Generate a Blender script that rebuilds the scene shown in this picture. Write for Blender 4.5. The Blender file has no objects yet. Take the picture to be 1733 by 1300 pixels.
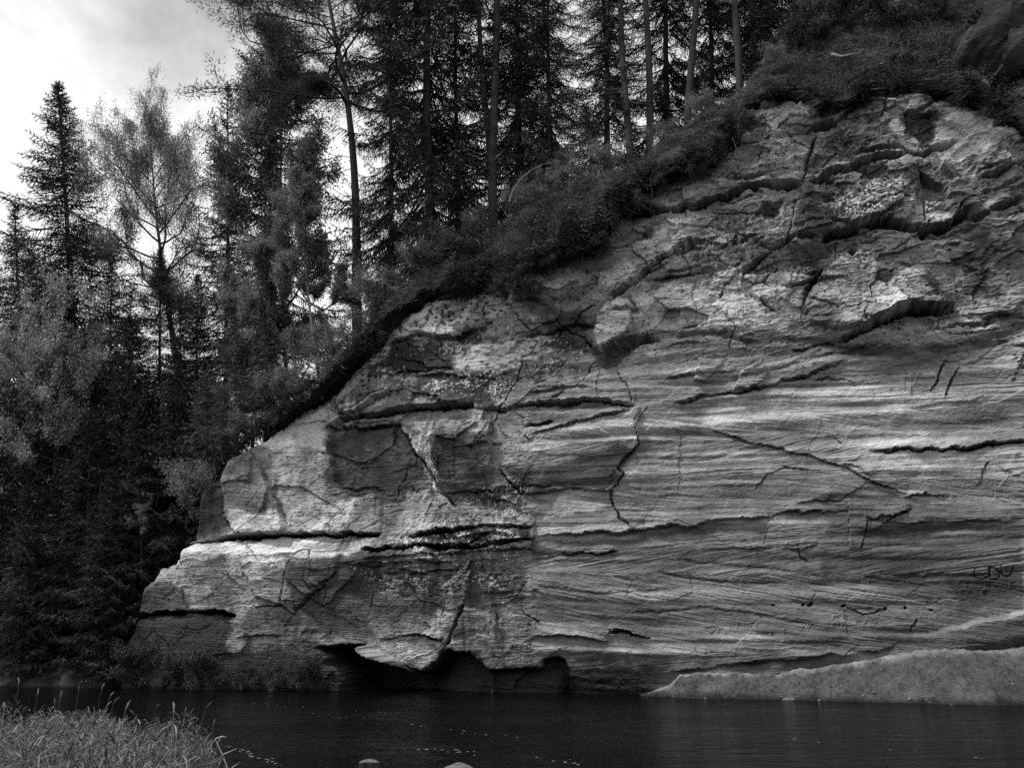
import bpy, math, random
import numpy as np

random.seed(7)
RNG = np.random.default_rng(11)
scene = bpy.context.scene
col = scene.collection

# ------------------------------------------------------------------ camera
PITCH = math.radians(18.0)
FPX, IW, IH = 1360.0, 1733.0, 1300.0
CAM = np.array([0.0, 0.0, 1.6])
cam_d = bpy.data.cameras.new('camera')
cam_d.sensor_width = 36.0
cam_d.lens = 36.0 * FPX / IW
cam_d.clip_start = 0.1
cam_d.clip_end = 3000.0
cam = bpy.data.objects.new('camera', cam_d)
cam.location = CAM
cam.rotation_euler = (math.radians(90.0) + PITCH, 0, 0)
col.objects.link(cam)
scene.camera = cam

# ------------------------------------------------------------------ sky, sun, exposure
SUN_EL, SUN_AZ = math.radians(56.0), math.radians(-62.0)     # azimuth from the view direction, negative = left
sun_vec = np.array([math.sin(SUN_AZ) * math.cos(SUN_EL), -0.25 * math.cos(SUN_EL), math.sin(SUN_EL)])
sun_vec /= np.linalg.norm(sun_vec)
world = bpy.data.worlds.new('World')
scene.world = world
world.use_nodes = True
wn, wl = world.node_tree.nodes, world.node_tree.links
wn.clear()
w_out = wn.new('ShaderNodeOutputWorld')
w_bg = wn.new('ShaderNodeBackground')
w_sky = wn.new('ShaderNodeTexSky')
w_sky.sky_type = 'NISHITA'
w_sky.sun_disc = False
w_sky.sun_elevation = math.asin(sun_vec[2])
w_sky.sun_rotation = math.atan2(sun_vec[0], sun_vec[1])
w_bw = wn.new('ShaderNodeRGBToBW')
w_tc = wn.new('ShaderNodeTexCoord')
w_map = wn.new('ShaderNodeMapping')
w_map.inputs['Scale'].default_value = (1.0, 1.0, 1.9)
w_map.inputs['Location'].default_value = (-3.24, 3.63, -0.06)
w_n = wn.new('ShaderNodeTexNoise')
w_n.inputs['Scale'].default_value = 1.5
w_n.inputs['Detail'].default_value = 7.0
w_n.inputs['Roughness'].default_value = 0.62
w_n.inputs['Distortion'].default_value = 0.35
w_ramp = wn.new('ShaderNodeValToRGB')
w_ramp.color_ramp.elements[0].position = 0.29
w_ramp.color_ramp.elements[0].color = (2.8, 2.8, 2.8, 1)
w_ramp.color_ramp.elements[1].position = 0.49
w_ramp.color_ramp.elements[1].color = (7.6, 7.6, 7.6, 1)
w_mix = wn.new('ShaderNodeMix')
w_mix.data_type = 'RGBA'
w_mix.inputs['Factor'].default_value = 0.86
wl.new(w_tc.outputs['Generated'], w_map.inputs['Vector'])
wl.new(w_map.outputs['Vector'], w_n.inputs['Vector'])
wl.new(w_n.outputs['Fac'], w_ramp.inputs['Fac'])
wl.new(w_sky.outputs['Color'], w_bw.inputs['Color'])
wl.new(w_bw.outputs['Val'], w_mix.inputs['A'])
wl.new(w_ramp.outputs['Color'], w_mix.inputs['B'])
wl.new(w_mix.outputs['Result'], w_bg.inputs['Color'])
w_bg.inputs['Strength'].default_value = 0.1
wl.new(w_bg.outputs['Background'], w_out.inputs['Surface'])

sun_d = bpy.data.lights.new('sun', 'SUN')
sun_d.energy = 2.8
sun_d.angle = math.radians(9.0)
sun_d.color = (1.0, 0.995, 0.985)
sun = bpy.data.objects.new('sun', sun_d)
import mathutils
sun.rotation_euler = mathutils.Vector(-sun_vec).to_track_quat('-Z', 'Y').to_euler()
sun.location = (-30, -10, 60)
col.objects.link(sun)

scene.view_settings.view_transform = 'Standard'
scene.view_settings.look = 'None'
scene.view_settings.exposure = 0.62
scene.view_settings.gamma = 1.0
scene.view_settings.use_curve_mapping = False
scene.cycles.max_bounces = 6
scene.cycles.diffuse_bounces = 1
scene.cycles.use_denoising = False
scene.cycles.glossy_bounces = 3
scene.cycles.transmission_bounces = 4
scene.cycles.transparent_max_bounces = 6

# ------------------------------------------------------------------ photograph <-> world
SP, CP = math.sin(PITCH), math.cos(PITCH)
FWD, UPV, RGT = np.array([0, CP, SP]), np.array([0, -SP, CP]), np.array([1.0, 0, 0])

def ray(px, py):
    return FWD + RGT * ((px - IW / 2) / FPX) + UPV * ((IH / 2 - py) / FPX)

def at_z(px, py, z):
    d = ray(px, py)
    return CAM + d * ((z - CAM[2]) / d[2])

_a, _b = at_z(400, 1168, 0), at_z(1733, 1187, 0)
ORI = np.array([_a[0], _a[1], 0.0])
TAN = _b - _a; TAN[2] = 0; TAN /= np.linalg.norm(TAN)
NRM = np.array([TAN[1], -TAN[0], 0.0])            # towards the camera
if NRM[1] > 0: NRM = -NRM

def on_wall(px, py, back=0.0):
    """point of the vertical plane `back` metres behind the cliff face"""
    o = ORI - NRM * back
    d = ray(px, py)
    return CAM + d * (np.dot(o - CAM, NRM) / np.dot(d, NRM))

def sz(px, py, back=0.0):
    p = on_wall(px, py, back)
    return float(np.dot(p - ORI, TAN)), float(p[2])

def to_px(P):
    v = P - CAM
    zc = v @ FWD
    return IW / 2 + FPX * (v @ RGT) / zc, IH / 2 - FPX * (v @ UPV) / zc

# ------------------------------------------------------------------ noise
_tab = np.random.default_rng(5).random((512, 512)).astype(np.float32)

def vn(x, y, seed=0):
    x = np.asarray(x, np.float32) + seed * 17.37; y = np.asarray(y, np.float32) + seed * 5.91
    xi, yi = np.floor(x), np.floor(y)
    fx, fy = x - xi, y - yi
    fx = fx * fx * (3 - 2 * fx); fy = fy * fy * (3 - 2 * fy)
    xi = xi.astype(np.int32) & 511; yi = yi.astype(np.int32) & 511
    xj, yj = (xi + 1) & 511, (yi + 1) & 511
    a = _tab[xi, yi] * (1 - fx) + _tab[xj, yi] * fx
    b = _tab[xi, yj] * (1 - fx) + _tab[xj, yj] * fx
    return a * (1 - fy) + b * fy                          # 0..1

def fbm(x, y, seed=0, oct=4, gain=0.5):
    s, a, t = 0.0, 1.0, 0.0
    for k in range(oct):
        s = s + a * (vn(x * 2 ** k, y * 2 ** k, seed + k) - 0.5); t += a; a *= gain
    return s / t * 2                                      # about -1..1

def facets(x, y, seed=0, tilt=0.6):
    """cellular planes: flat tilted facets meeting in sharp edges; returns height, edge distance"""
    xi, yi = np.floor(x).astype(np.int32), np.floor(y).astype(np.int32)
    best = np.full(x.shape, 9.0, np.float32); sec = best.copy(); h = np.zeros(x.shape, np.float32)
    for dx in (-1, 0, 1):
        for dy in (-1, 0, 1):
            a, b = (xi + dx), (yi + dy)
            A, B = (a + seed * 31) & 511, (b + seed * 57) & 511
            px, py = a + _tab[A, B], b + _tab[B, A]
            ex, ey = x - px, y - py
            dd = np.abs(ex) * 0.55 + np.abs(ey) * 0.55 + np.sqrt(ex * ex + ey * ey) * 0.45
            hh = (_tab[(A + 101) & 511, B] - 0.5) + tilt * ((_tab[A, (B + 77) & 511] - 0.5) * ex + (_tab[(A + 9) & 511, (B + 200) & 511] - 0.35) * ey)
            m = dd < best
            sec = np.where(m, best, np.minimum(sec, dd))
            h = np.where(m, hh, h); best = np.where(m, dd, best)
    return h, sec - best

def sst(x, a, b):
    t = np.clip((x - a) / (b - a), 0, 1)
    return t * t * (3 - 2 * t)

def seg_dist(qx, qy, pts):
    """distance to a polyline and parameter 0..1 along it"""
    pts = np.asarray(pts, float)
    L = np.r_[0, np.cumsum(np.hypot(*np.diff(pts, axis=0).T))]
    best = np.full(qx.shape, 1e9); par = np.zeros(qx.shape)
    for i in range(len(pts) - 1):
        a, b = pts[i], pts[i + 1]
        v = b - a; n2 = max(v @ v, 1e-9)
        t = np.clip(((qx - a[0]) * v[0] + (qy - a[1]) * v[1]) / n2, 0, 1)
        d = np.hypot(qx - a[0] - t * v[0], qy - a[1] - t * v[1])
        m = d < best
        best = np.where(m, d, best)
        par = np.where(m, (L[i] + t * (L[i + 1] - L[i])) / L[-1], par)
    return best, par

def poly_sd(qx, qy, pts):
    """signed distance to a polygon, positive inside"""
    pts = list(pts)
    d, _ = seg_dist(qx, qy, pts + [pts[0]])
    ins = np.zeros(qx.shape, bool)
    n = len(pts)
    for i in range(n):
        (x1, y1), (x2, y2) = pts[i], pts[(i + 1) % n]
        if y1 == y2: continue
        ins ^= ((y1 > qy) != (y2 > qy)) & (qx < (x2 - x1) * (qy - y1) / (y2 - y1) + x1)
    return np.where(ins, d, -d)

# ------------------------------------------------------------------ mesh and material helpers
def mesh_from(name, V, F, smooth=False, mat=None, attrs=None):
    """V (n,3); F int array (m,3) or (m,4)"""
    V = np.ascontiguousarray(V, np.float32); F = np.ascontiguousarray(F, np.int32)
    me = bpy.data.meshes.new(name)
    k = F.shape[1]
    me.vertices.add(len(V)); me.vertices.foreach_set('co', V.ravel())
    me.loops.add(F.size); me.loops.foreach_set('vertex_index', F.ravel())
    me.polygons.add(len(F))
    me.polygons.foreach_set('loop_start', np.arange(0, F.size, k, dtype=np.int32))
    me.polygons.foreach_set('use_smooth', np.full(len(F), smooth, bool))
    for an, av in (attrs or {}).items():
        at = me.attributes.new(an, 'FLOAT', 'POINT')
        at.data.foreach_set('value', np.ascontiguousarray(av, np.float32))
    me.update(calc_edges=True)
    if mat: me.materials.append(mat)
    return me

def link(name, data, parent=None, loc=None):
    o = bpy.data.objects.new(name, data)
    col.objects.link(o)
    if parent is not None: o.parent = parent
    if loc is not None: o.location = loc
    return o

def tag(o, label=None, cat=None, group=None, kind=None):
    if label: o['label'] = label
    if cat: o['category'] = cat
    if group: o['group'] = group
    if kind: o['kind'] = kind
    return o

class Geo:
    """collects triangles"""
    def __init__(self): self.v, self.f, self.n = [], [], 0
    def add(self, V, F):
        V = np.asarray(V, float).reshape(-1, 3); F = np.asarray(F, int).reshape(-1, 3)
        self.v.append(V); self.f.append(F + self.n); self.n += len(V)
    def tube(self, P, R, k=6):
        P = np.asarray(P, float); R = np.asarray(R, float); n = len(P)
        T = np.gradient(P, axis=0); T /= np.linalg.norm(T, axis=1)[:, None] + 1e-9
        ref = np.array([0, 0, 1.0]) if abs(T[0][2]) < 0.9 else np.array([1.0, 0, 0])
        A = np.cross(T, ref); A /= np.linalg.norm(A, axis=1)[:, None] + 1e-9
        B = np.cross(T, A)
        ang = np.arange(k) / k * 2 * math.pi
        V = P[:, None, :] + R[:, None, None] * (A[:, None, :] * np.cos(ang)[None, :, None] + B[:, None, :] * np.sin(ang)[None, :, None])
        i, j = np.meshgrid(np.arange(n - 1), np.arange(k), indexing='ij')
        a, b = i * k + j, i * k + (j + 1) % k
        F = np.concatenate([np.stack([a, b, b + k], -1).reshape(-1, 3), np.stack([a, b + k, a + k], -1).reshape(-1, 3)])
        self.add(V.reshape(-1, 3), F)
    def blades(self, P, D, l, w, rng, flat=None):
        """one long triangle per point, width along a random perpendicular"""
        P = np.asarray(P, float); D = np.asarray(D, float); m = len(P)
        if not m: return
        D = D / (np.linalg.norm(D, axis=1)[:, None] + 1e-9)
        S = np.cross(D, rng.normal(size=(m, 3)) if flat is None else flat + 0.35 * rng.normal(size=(m, 3)))
        S /= np.linalg.norm(S, axis=1)[:, None] + 1e-9
        l = np.broadcast_to(l, m)[:, None]; w = np.broadcast_to(w, m)[:, None]
        V = np.stack([P - S * w / 2, P + S * w / 2, P + D * l], 1).reshape(-1, 3)
        self.add(V, np.arange(3 * m).reshape(-1, 3))
    def leaves(self, P, D, l, w, rng):
        """a diamond leaf (two triangles) per point"""
        P = np.asarray(P, float); D = np.asarray(D, float); m = len(P)
        if not m: return
        D = D / (np.linalg.norm(D, axis=1)[:, None] + 1e-9)
        S = np.cross(D, rng.normal(size=(m, 3))); S /= np.linalg.norm(S, axis=1)[:, None] + 1e-9
        l = np.broadcast_to(l, m)[:, None]; w = np.broadcast_to(w, m)[:, None]
        V = np.stack([P, P + D * l * .5 - S * w / 2, P + D * l, P + D * l * .5 + S * w / 2], 1).reshape(-1, 3)
        b = np.arange(m)[:, None] * 4
        self.add(V, np.concatenate([b + [0, 1, 2], b + [0, 2, 3]]))
    def arcs(self, P, D, l, w, droop, rng):
        """bent grass leaves: three triangles each, rising along D and curling over"""
        P = np.asarray(P, float); D = np.asarray(D, float); m = len(P)
        D = D / (np.linalg.norm(D, axis=1)[:, None] + 1e-9)
        S = np.cross(D, rng.normal(size=(m, 3))); S /= np.linalg.norm(S, axis=1)[:, None] + 1e-9
        l = np.broadcast_to(l, m)[:, None]; w = np.broadcast_to(w, m)[:, None]; dr = np.broadcast_to(droop, m)[:, None]
        M_ = P + D * l * .55; h = D[:, :2] + 1e-3; h = h / np.linalg.norm(h, axis=1)[:, None]
        T_ = M_ + D * l * .45 * (1 - dr) + np.c_[h, -0.7 * np.ones(m)] * l * .45 * dr
        V = np.stack([P - S * w / 2, P + S * w / 2, M_ - S * w / 2, M_ + S * w / 2, T_], 1).reshape(-1, 3)
        b = np.arange(m)[:, None] * 5
        self.add(V, np.concatenate([b + [0, 1, 3], b + [0, 3, 2], b + [2, 3, 4]]))
    def mesh(self, name, mat, smooth=False):
        return mesh_from(name, np.concatenate(self.v), np.concatenate(self.f), smooth, mat)

def grey(v): return (v, v, v, 1)

def new_mat(name, base, rough=0.9, spec=0.2):
    m = bpy.data.materials.new(name); m.use_nodes = True
    nt = m.node_tree; b = nt.nodes['Principled BSDF']
    b.inputs['Base Color'].default_value = grey(base)
    b.inputs['Roughness'].default_value = rough
    b.inputs['Specular IOR Level'].default_value = spec
    return m, nt, b

def noise_node(nt, scale, detail=4, rough=0.55, vec=None, dist=0.0):
    n = nt.nodes.new('ShaderNodeTexNoise')
    n.inputs['Scale'].default_value = scale; n.inputs['Detail'].default_value = detail
    n.inputs['Roughness'].default_value = rough; n.inputs['Distortion'].default_value = dist
    if vec is not None: nt.links.new(vec, n.inputs['Vector'])
    return n

def maths(nt, op, a, b=None):
    n = nt.nodes.new('ShaderNodeMath'); n.operation = op
    for i, x in enumerate((a, b)):
        if x is None: continue
        if isinstance(x, (int, float)): n.inputs[i].default_value = x
        else: nt.links.new(x, n.inputs[i])
    return n.outputs[0]

def ramp2(nt, fac, p0, v0, p1, v1):
    n = nt.nodes.new('ShaderNodeMapRange')
    n.inputs['From Min'].default_value = p0; n.inputs['From Max'].default_value = p1
    n.inputs['To Min'].default_value = v0; n.inputs['To Max'].default_value = v1
    nt.links.new(fac, n.inputs['Value'])
    return n.outputs['Result']

def obj_vec(nt, scale=(1, 1, 1)):
    t = nt.nodes.new('ShaderNodeTexCoord'); m = nt.nodes.new('ShaderNodeMapping')
    m.inputs['Scale'].default_value = scale
    nt.links.new(t.outputs['Object'], m.inputs['Vector'])
    return m.outputs['Vector']

def bump(nt, b, h, strength, dist):
    n = nt.nodes.new('ShaderNodeBump')
    n.inputs['Strength'].default_value = strength; n.inputs['Distance'].default_value = dist
    nt.links.new(h, n.inputs['Height']); nt.links.new(n.outputs['Normal'], b.inputs['Normal'])

def foliage_mat(name, base, var=0.5, trans=0.3, spec=0.25):
    """leaf material: tone varies by leaf and by clump, some light passes through"""
    m, nt, b = new_mat(name, base, 0.6, spec)
    geo = nt.nodes.new('ShaderNodeNewGeometry')
    n = noise_node(nt, 1.3, 3, 0.6, obj_vec(nt))
    v = maths(nt, 'MULTIPLY', ramp2(nt, geo.outputs['Random Per Island'], 0, 1 - var, 1, 1 + var), ramp2(nt, n.outputs['Fac'], 0.3, 0.6, 0.7, 1.4))
    v = maths(nt, 'MULTIPLY', v, base)
    nt.links.new(v, b.inputs['Base Color'])
    tr = nt.nodes.new('ShaderNodeBsdfTranslucent'); nt.links.new(v, tr.inputs['Color'])
    mx = nt.nodes.new('ShaderNodeMixShader'); mx.inputs[0].default_value = trans
    nt.links.new(b.outputs[0], mx.inputs[1]); nt.links.new(tr.outputs[0], mx.inputs[2])
    nt.links.new(mx.outputs[0], nt.nodes['Material Output'].inputs['Surface'])
    return m

def bark_mat(name, base, vs=(9, 9, 1.2), lo=0.5, hi=1.5):
    m, nt, b = new_mat(name, base, 0.95, 0.1)
    n = noise_node(nt, 3.0, 5, 0.65, obj_vec(nt, vs))
    v = maths(nt, 'MULTIPLY', ramp2(nt, n.outputs['Fac'], 0.3, lo, 0.7, hi), base)
    nt.links.new(v, b.inputs['Base Color'])
    bump(nt, b, n.outputs['Fac'], 0.7, 0.03)
    return m
# ====================================================================== THE CLIFF
# rim of the bare rock (photograph pixels), the vegetated slope above it starts here
ROCK = [(208,1168),(213,1130),(216,1100),(222,1085),(234,1066),(238,1050),(240,1004),(243,994),(262,980),(270,962),(296,955),(306,946),(306,912),(307,880),(311,850),(318,822),(330,814),(362,806),(366,790),(372,776),(398,762),
        (415,750),(470,705),(520,680),(562,650),(590,620),(635,580),(655,548),(700,520),(718,500),(770,495),(850,482),(900,458),
        (945,440),(1000,420),(1030,382),(1075,333),(1110,312),(1160,297),(1215,268),(1248,228),(1264,187),(1300,183),(1345,170),
        (1378,180),(1388,200),(1430,190),(1490,166),(1540,160),(1580,180),(1640,186),(1680,207),(1733,238)]
VEG = [(200,1120),(230,1000),(300,850),(330,800),(380,748),(450,690),(520,640),(560,600),(600,560),(640,492),(700,452),(760,420),(800,392),
       (850,357),(900,325),(960,300),(1010,282),(1080,262),(1130,225),(1180,185),(1230,155),(1290,120),(1350,98),(1400,84),(1440,86)]
def smono(pts):
    q = np.array([sz(*p) for p in pts])
    q[:, 0] = np.maximum.accumulate(q[:, 0] + np.arange(len(q)) * 1e-4)
    return q
QR = smono(ROCK)
QR = np.vstack([[QR[0, 0] - 0.25, -1.2], QR, [QR[-1, 0] + 3, QR[-1, 1] + 0.4], [QR[-1, 0] + 60, QR[-1, 1] + 1.0]])
QV = smono(VEG)
S_LEFT, S_RIGHT = QR[0, 0], sz(1733, 1187)[0] + 4.0

def zrock(s, jag=True):
    z = np.interp(s, QR[:, 0], QR[:, 1])
    if jag: z = z + (0.20 * fbm(s * 2.2, s * 0 + 3.3, 40, 4) + .10 * fbm(s * 7, s * 0 + 1.3, 41, 3)) * sst(z, 1, 4)
    return z

# ---- grid, finer where the writing is carved
s_split = sz(1560, 1000)[0]
cs = np.concatenate([np.arange(S_LEFT, s_split, 0.0355), np.arange(s_split, sz(1733, 1000)[0] + .2, 0.024), np.arange(sz(1733, 1000)[0] + .2, S_RIGHT, 0.09), np.arange(S_RIGHT, S_RIGHT + 30, 0.25)])
z_split = sz(1640, 915)[1]
zmax = QR[:, 1].max() + 1.2
rz = np.concatenate([np.arange(-0.4, z_split, 0.028), np.arange(z_split, zmax, 0.0355)])
S, Z = np.meshgrid(cs.astype(np.float32), rz.astype(np.float32), indexing='ij')
ZT = zrock(cs)[:, None]
keep = (Z <= ZT + 1.0)
s1, z1 = S[keep].astype(float), Z[keep].astype(float)
zt1 = np.broadcast_to(ZT, S.shape)[keep]
P1 = ORI + TAN * s1[:, None] + np.array([0, 0, 1.0]) * z1[:, None]
QX, QY = to_px(P1)
# ragged edges for everything traced below
QX0, QY0 = QX.copy(), QY.copy()
QX = QX + 6.5 * fbm(s1 * 1.5, z1 * 1.5, 1, 5, 0.62) + 2.6 * fbm(s1 * 6, z1 * 6, 81, 3, .7)
QY = QY + 6.5 * fbm(s1 * 1.3, z1 * 1.8, 2, 5, 0.62) + 2.6 * fbm(s1 * 5, z1 * 7, 82, 3, .7)
D = np.zeros(len(s1))                    # relief, metres out of the base plane
TONE = np.full(len(s1), 0.285)            # albedo of the stone, some light and shade painted in

def box(pts, m):
    p = np.asarray(pts, float)
    return np.nonzero((QX > p[:, 0].min() - m) & (QX < p[:, 0].max() + m) & (QY > p[:, 1].min() - m) & (QY < p[:, 1].max() + m))[0]

def crack(pts, w, depth, taper=0.12, step=0.0, reach=60):
    """a fissure; step > 0 leaves the stone on the left-hand side of the line proud, fading over `reach` pixels"""
    i = box(pts, max(w, reach if step else 0) + 4)
    d, t = seg_dist(QX[i], QY[i], pts)
    tp = np.clip(np.minimum(t, 1 - t) / taper, 0, 1) ** 0.6
    ww = w * (0.52 if w < 6 else .7) * (0.25 + 0.75 * tp) * (0.25 + 1.25 * vn(QX[i] * .07, QY[i] * .07, 91))
    D[i] -= 1.5 * depth * np.clip(1 - d / np.maximum(ww, 1.1), 0, 1) * tp * (0.35 + 0.9 * vn(QX[i] * .05, QY[i] * .05, 92))
    if step:
        p = np.asarray(pts, float); v = p[-1] - p[0]
        n = np.array([v[1], -v[0]]) / np.hypot(*v)
        # nearest-side test against the polyline
        best = np.full(len(i), 1e9); sd = np.zeros(len(i))
        for a, b in zip(p[:-1], p[1:]):
            u = b - a; tt = np.clip(((QX[i] - a[0]) * u[0] + (QY[i] - a[1]) * u[1]) / (u @ u), 0, 1)
            dd = np.hypot(QX[i] - a[0] - tt * u[0], QY[i] - a[1] - tt * u[1])
            c = (QX[i] - a[0]) * u[1] - (QY[i] - a[1]) * u[0]
            m = dd < best; best = np.where(m, dd, best); sd = np.where(m, np.sign(c), sd)
        D[i] += step * (sd > 0) * np.exp(-(d / reach) ** 1.5) * tp

def ledge(pts, h, up, rec=0.0, down=25.0, slot=0.0, sw=5.0):
    """an overhanging edge: stone above the line juts h out and fades over `up` pixels; below it is cut back by rec"""
    p = np.asarray(pts, float)
    if h > .2: h, slot, sw = h * .62, slot * 1.35, sw * .85
    if p[0, 0] > 1130 and p[:, 1].mean() > 600 and p[:, 1].mean() < 1100: h, rec, slot, sw = h * .7, rec * .6, slot * .55, sw * .8
    i = np.nonzero((QX > p[0, 0] - 2) & (QX < p[-1, 0] + 2) & (QY > p[:, 1].min() - 3 * up) & (QY < p[:, 1].max() + 3 * down + 10))[0]
    yl = np.interp(QX[i], p[:, 0], p[:, 1]); t = yl - QY[i]
    u = np.clip((QX[i] - p[0, 0]) / (p[-1, 0] - p[0, 0]), 0, 1)
    e = np.clip(np.minimum(u, 1 - u) * 7, 0, 1) ** 0.7
    e = e * (0.15 + 1.45 * vn(QX[i] * 0.028, QX[i] * 0 + h * 9, 55))
    t = t + 3.5 * fbm(QX[i] * .05, QX[i] * 0 + h * 40, 57, 2)
    m_ = sst(t, -2.3, 2.0)
    D[i] += m_ * h * e * np.exp(-np.maximum(t, 0) / up) - (1 - m_) * 1.3 * rec * e * np.exp(np.minimum(t, 0) / down)
    if slot: D[i] -= 2.0 * slot * e * sst(1 - np.abs(t + sw * 0.5) / (sw * np.clip(-.15 + 1.25 * vn(QX[i] * .045, QX[i] * 0 + h * 7, 58) + .35 * (vn(QX[i] * .2, QX[i] * 0, 59) - .5), 0, 1) + 1.2), 0, .8) * 1.2

def slab(pts, h, gx=0.0, gy=0.0, soft=2.0, tone=None, keep_relief=1.0):
    """a block standing h proud (or sunk, h < 0) of the face, tilted by gx, gy metres per pixel"""
    i = box(pts, 6)
    p = np.asarray(pts, float); c = p.mean(0)
    a = sst(poly_sd(QX[i], QY[i], pts), -soft, soft)
    D[i] += a * (h + gx * (QX[i] - c[0]) + gy * (QY[i] - c[1]))
    if tone: TONE[i] *= 1 + a * (tone - 1)

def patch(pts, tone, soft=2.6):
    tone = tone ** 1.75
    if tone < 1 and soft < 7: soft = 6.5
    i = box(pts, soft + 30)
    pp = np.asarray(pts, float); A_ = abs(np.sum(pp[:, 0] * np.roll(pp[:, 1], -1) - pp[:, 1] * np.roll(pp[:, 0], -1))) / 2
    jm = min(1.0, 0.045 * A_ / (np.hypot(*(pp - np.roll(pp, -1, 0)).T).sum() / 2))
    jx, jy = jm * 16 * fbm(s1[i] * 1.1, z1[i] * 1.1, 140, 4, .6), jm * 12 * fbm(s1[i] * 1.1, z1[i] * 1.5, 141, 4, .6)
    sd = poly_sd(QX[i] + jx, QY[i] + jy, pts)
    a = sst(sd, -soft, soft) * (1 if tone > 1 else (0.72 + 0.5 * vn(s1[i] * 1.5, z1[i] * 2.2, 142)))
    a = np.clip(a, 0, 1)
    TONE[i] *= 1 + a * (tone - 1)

def band(pts, w, tone, depth=0.0):
    i = box(pts, w * 2.5)
    d, t = seg_dist(QX[i], QY[i], pts)
    tp = np.clip(np.minimum(t, 1 - t) / 0.15, 0, 1)
    a = np.exp(-(d / w) ** 2) * tp * (0.4 + 1.2 * vn(QX[i] * 0.012, QY[i] * 0.25, 61))
    a = np.clip(a, 0, 1)
    TONE[i] *= 1 + a * (tone - 1) * 1.25; D[i] -= depth * a

# ---- 1. broad shape of the wall
D += 0.28 * fbm(s1 * 0.16, z1 * 0.25, 3, 3)
JX, JY = QX + 55 * fbm(s1 * .5, z1 * .5, 94, 4), QY + 45 * fbm(s1 * .5, z1 * .6, 95, 4)
upper = sst(JY, 560, 400) * sst(JX, 1040, 1220)                   # blocky upper right
left = sst(JX, 930, 850) * sst(JY, 470, 560)                       # jointed left part
right = sst(JX, 870, 930) * sst(JY, 540, 640) * (1 - upper)        # smooth, finely bedded right part
D -= 0.55 * sst(QY, 940, 908) * sst(QX, 800, 560)                  # wall above the shelf stands back
D -= 0.25 * sst(QY, 760, 700) * sst(QX, 900, 700)
D += 0.35 * sst(QY, 1180, 1050) * 0 - 0.9 * sst(QY, 1128, 1185) * sst(QX, 930, 970) * sst(QX, 1180, 1080)   # undercut at the water
D += 0.18 * sst(QX, 400, 260) * sst(QY, 1030, 1060)
# ---- 2. angular blocks
wx, wz = s1 + 0.14 * fbm(s1 * .9, z1 * .9, 5, 3), z1 + 0.14 * fbm(s1 * .9, z1 * .9, 6, 3)
f1, e1 = facets(wx * 0.55 + 3, wz * 0.8, 1, 0.9)
f2, e2 = facets(wx * 1.5, wz * 2.3, 2, 1.0)
f3, e3 = facets(wx * 0.42 + 9, wz * 0.62 + 4, 3, 0.35)
f4, e4 = facets(wx * 0.75 + 2, wz * 1.7 + 7, 4, 1.0)
f5, e5 = facets(wx * 2.6, wz * 5.5, 5, 1.1)
D += upper * (0.32 * f1 + 0.22 * f4 + 0.10 * f2 + 0.04 * f5)
D += left * (0.22 * f3 + 0.05 * f4 + 0.03 * f2 * sst(vn(s1 * .6, z1 * .8, 93), .5, .7))
mid = np.clip(1 - upper - left - right, 0, 1)
D += mid * (0.16 * f1 + 0.10 * f4 + 0.05 * f2 + 0.025 * f5)
D += right * 0.05 * f3
# ---- 3. bedding: near-level beds, each with its own cross laminae
bed = z1 + 0.012 * s1 + 0.30 * fbm(s1 * 0.12, z1 * 0.3, 8, 3)
bi = np.floor(bed * 1.25 + 0.35 * fbm(s1 * .10, z1 * .1, 9, 2))
ang = (_tab[(bi.astype(int) * 13) & 511, 7] - 0.45) * 0.42 * np.where(s1 > sz(900, 900)[0], 1, 0.35)
lam = z1 - ang * (s1 + 3.5 * _tab[(bi.astype(int) * 29) & 511, 3]) + 0.10 * fbm(s1 * 0.35, z1 * 0.8, 10, 3) + 0.035 * fbm(s1 * 1.8, z1 * 2.4, 150, 4)
break_ = sst(vn(s1 * .55, lam * 2.2, 151) * .6 + vn(s1 * 1.7, lam * 5, 152) * .4, .30, .66)
hard = vn(bed * 2.6, s1 * 0.10, 11) * 0.6 + vn(bed * 6.5, s1 * 0.22, 12) * 0.4
str1 = vn(lam * 9, s1 * 0.30, 13); str2 = vn(lam * 21, s1 * 0.55, 14); str3 = vn(lam * 34, s1 * 1.3, 15)
amp = 0.16 + 0.92 * right + 0.45 * mid
D += amp * 0.17 * (hard - 0.5) * (0.4 + 0.8 * vn(s1 * 0.25, z1 * 0.4, 16))
groove = np.clip(str1 * 0.55 + str2 * 0.45 - 0.52, 0, 1) * sst(vn(s1 * 0.45, lam * 1.6, 17), 0.35, 0.6)
D -= amp * 0.17 * groove * break_
D += 0.028 * amp * (str2 - 0.5) * break_ + 0.018 * (str3 - 0.5) + (0.007 + .02 * upper + .014 * mid) * fbm(s1 * 6, z1 * 11, 153, 3, .7)
D += (0.012 + 0.022 * upper + 0.015 * mid) * fbm(s1 * 4.5, z1 * 6, 18, 4, 0.6)
TONE *= 1 + amp * (0.6 * (hard - 0.5) + 0.24 * (str1 - 0.5) + 0.14 * (str2 - 0.5)) * (0.25 + 0.6 * right + 0.35 * (1 - left)) * (.5 + vn(s1 * .4, z1 * .7, 100))
TONE *= 1 - 0.6 * np.clip(groove, 0, 0.5) * amp
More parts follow.
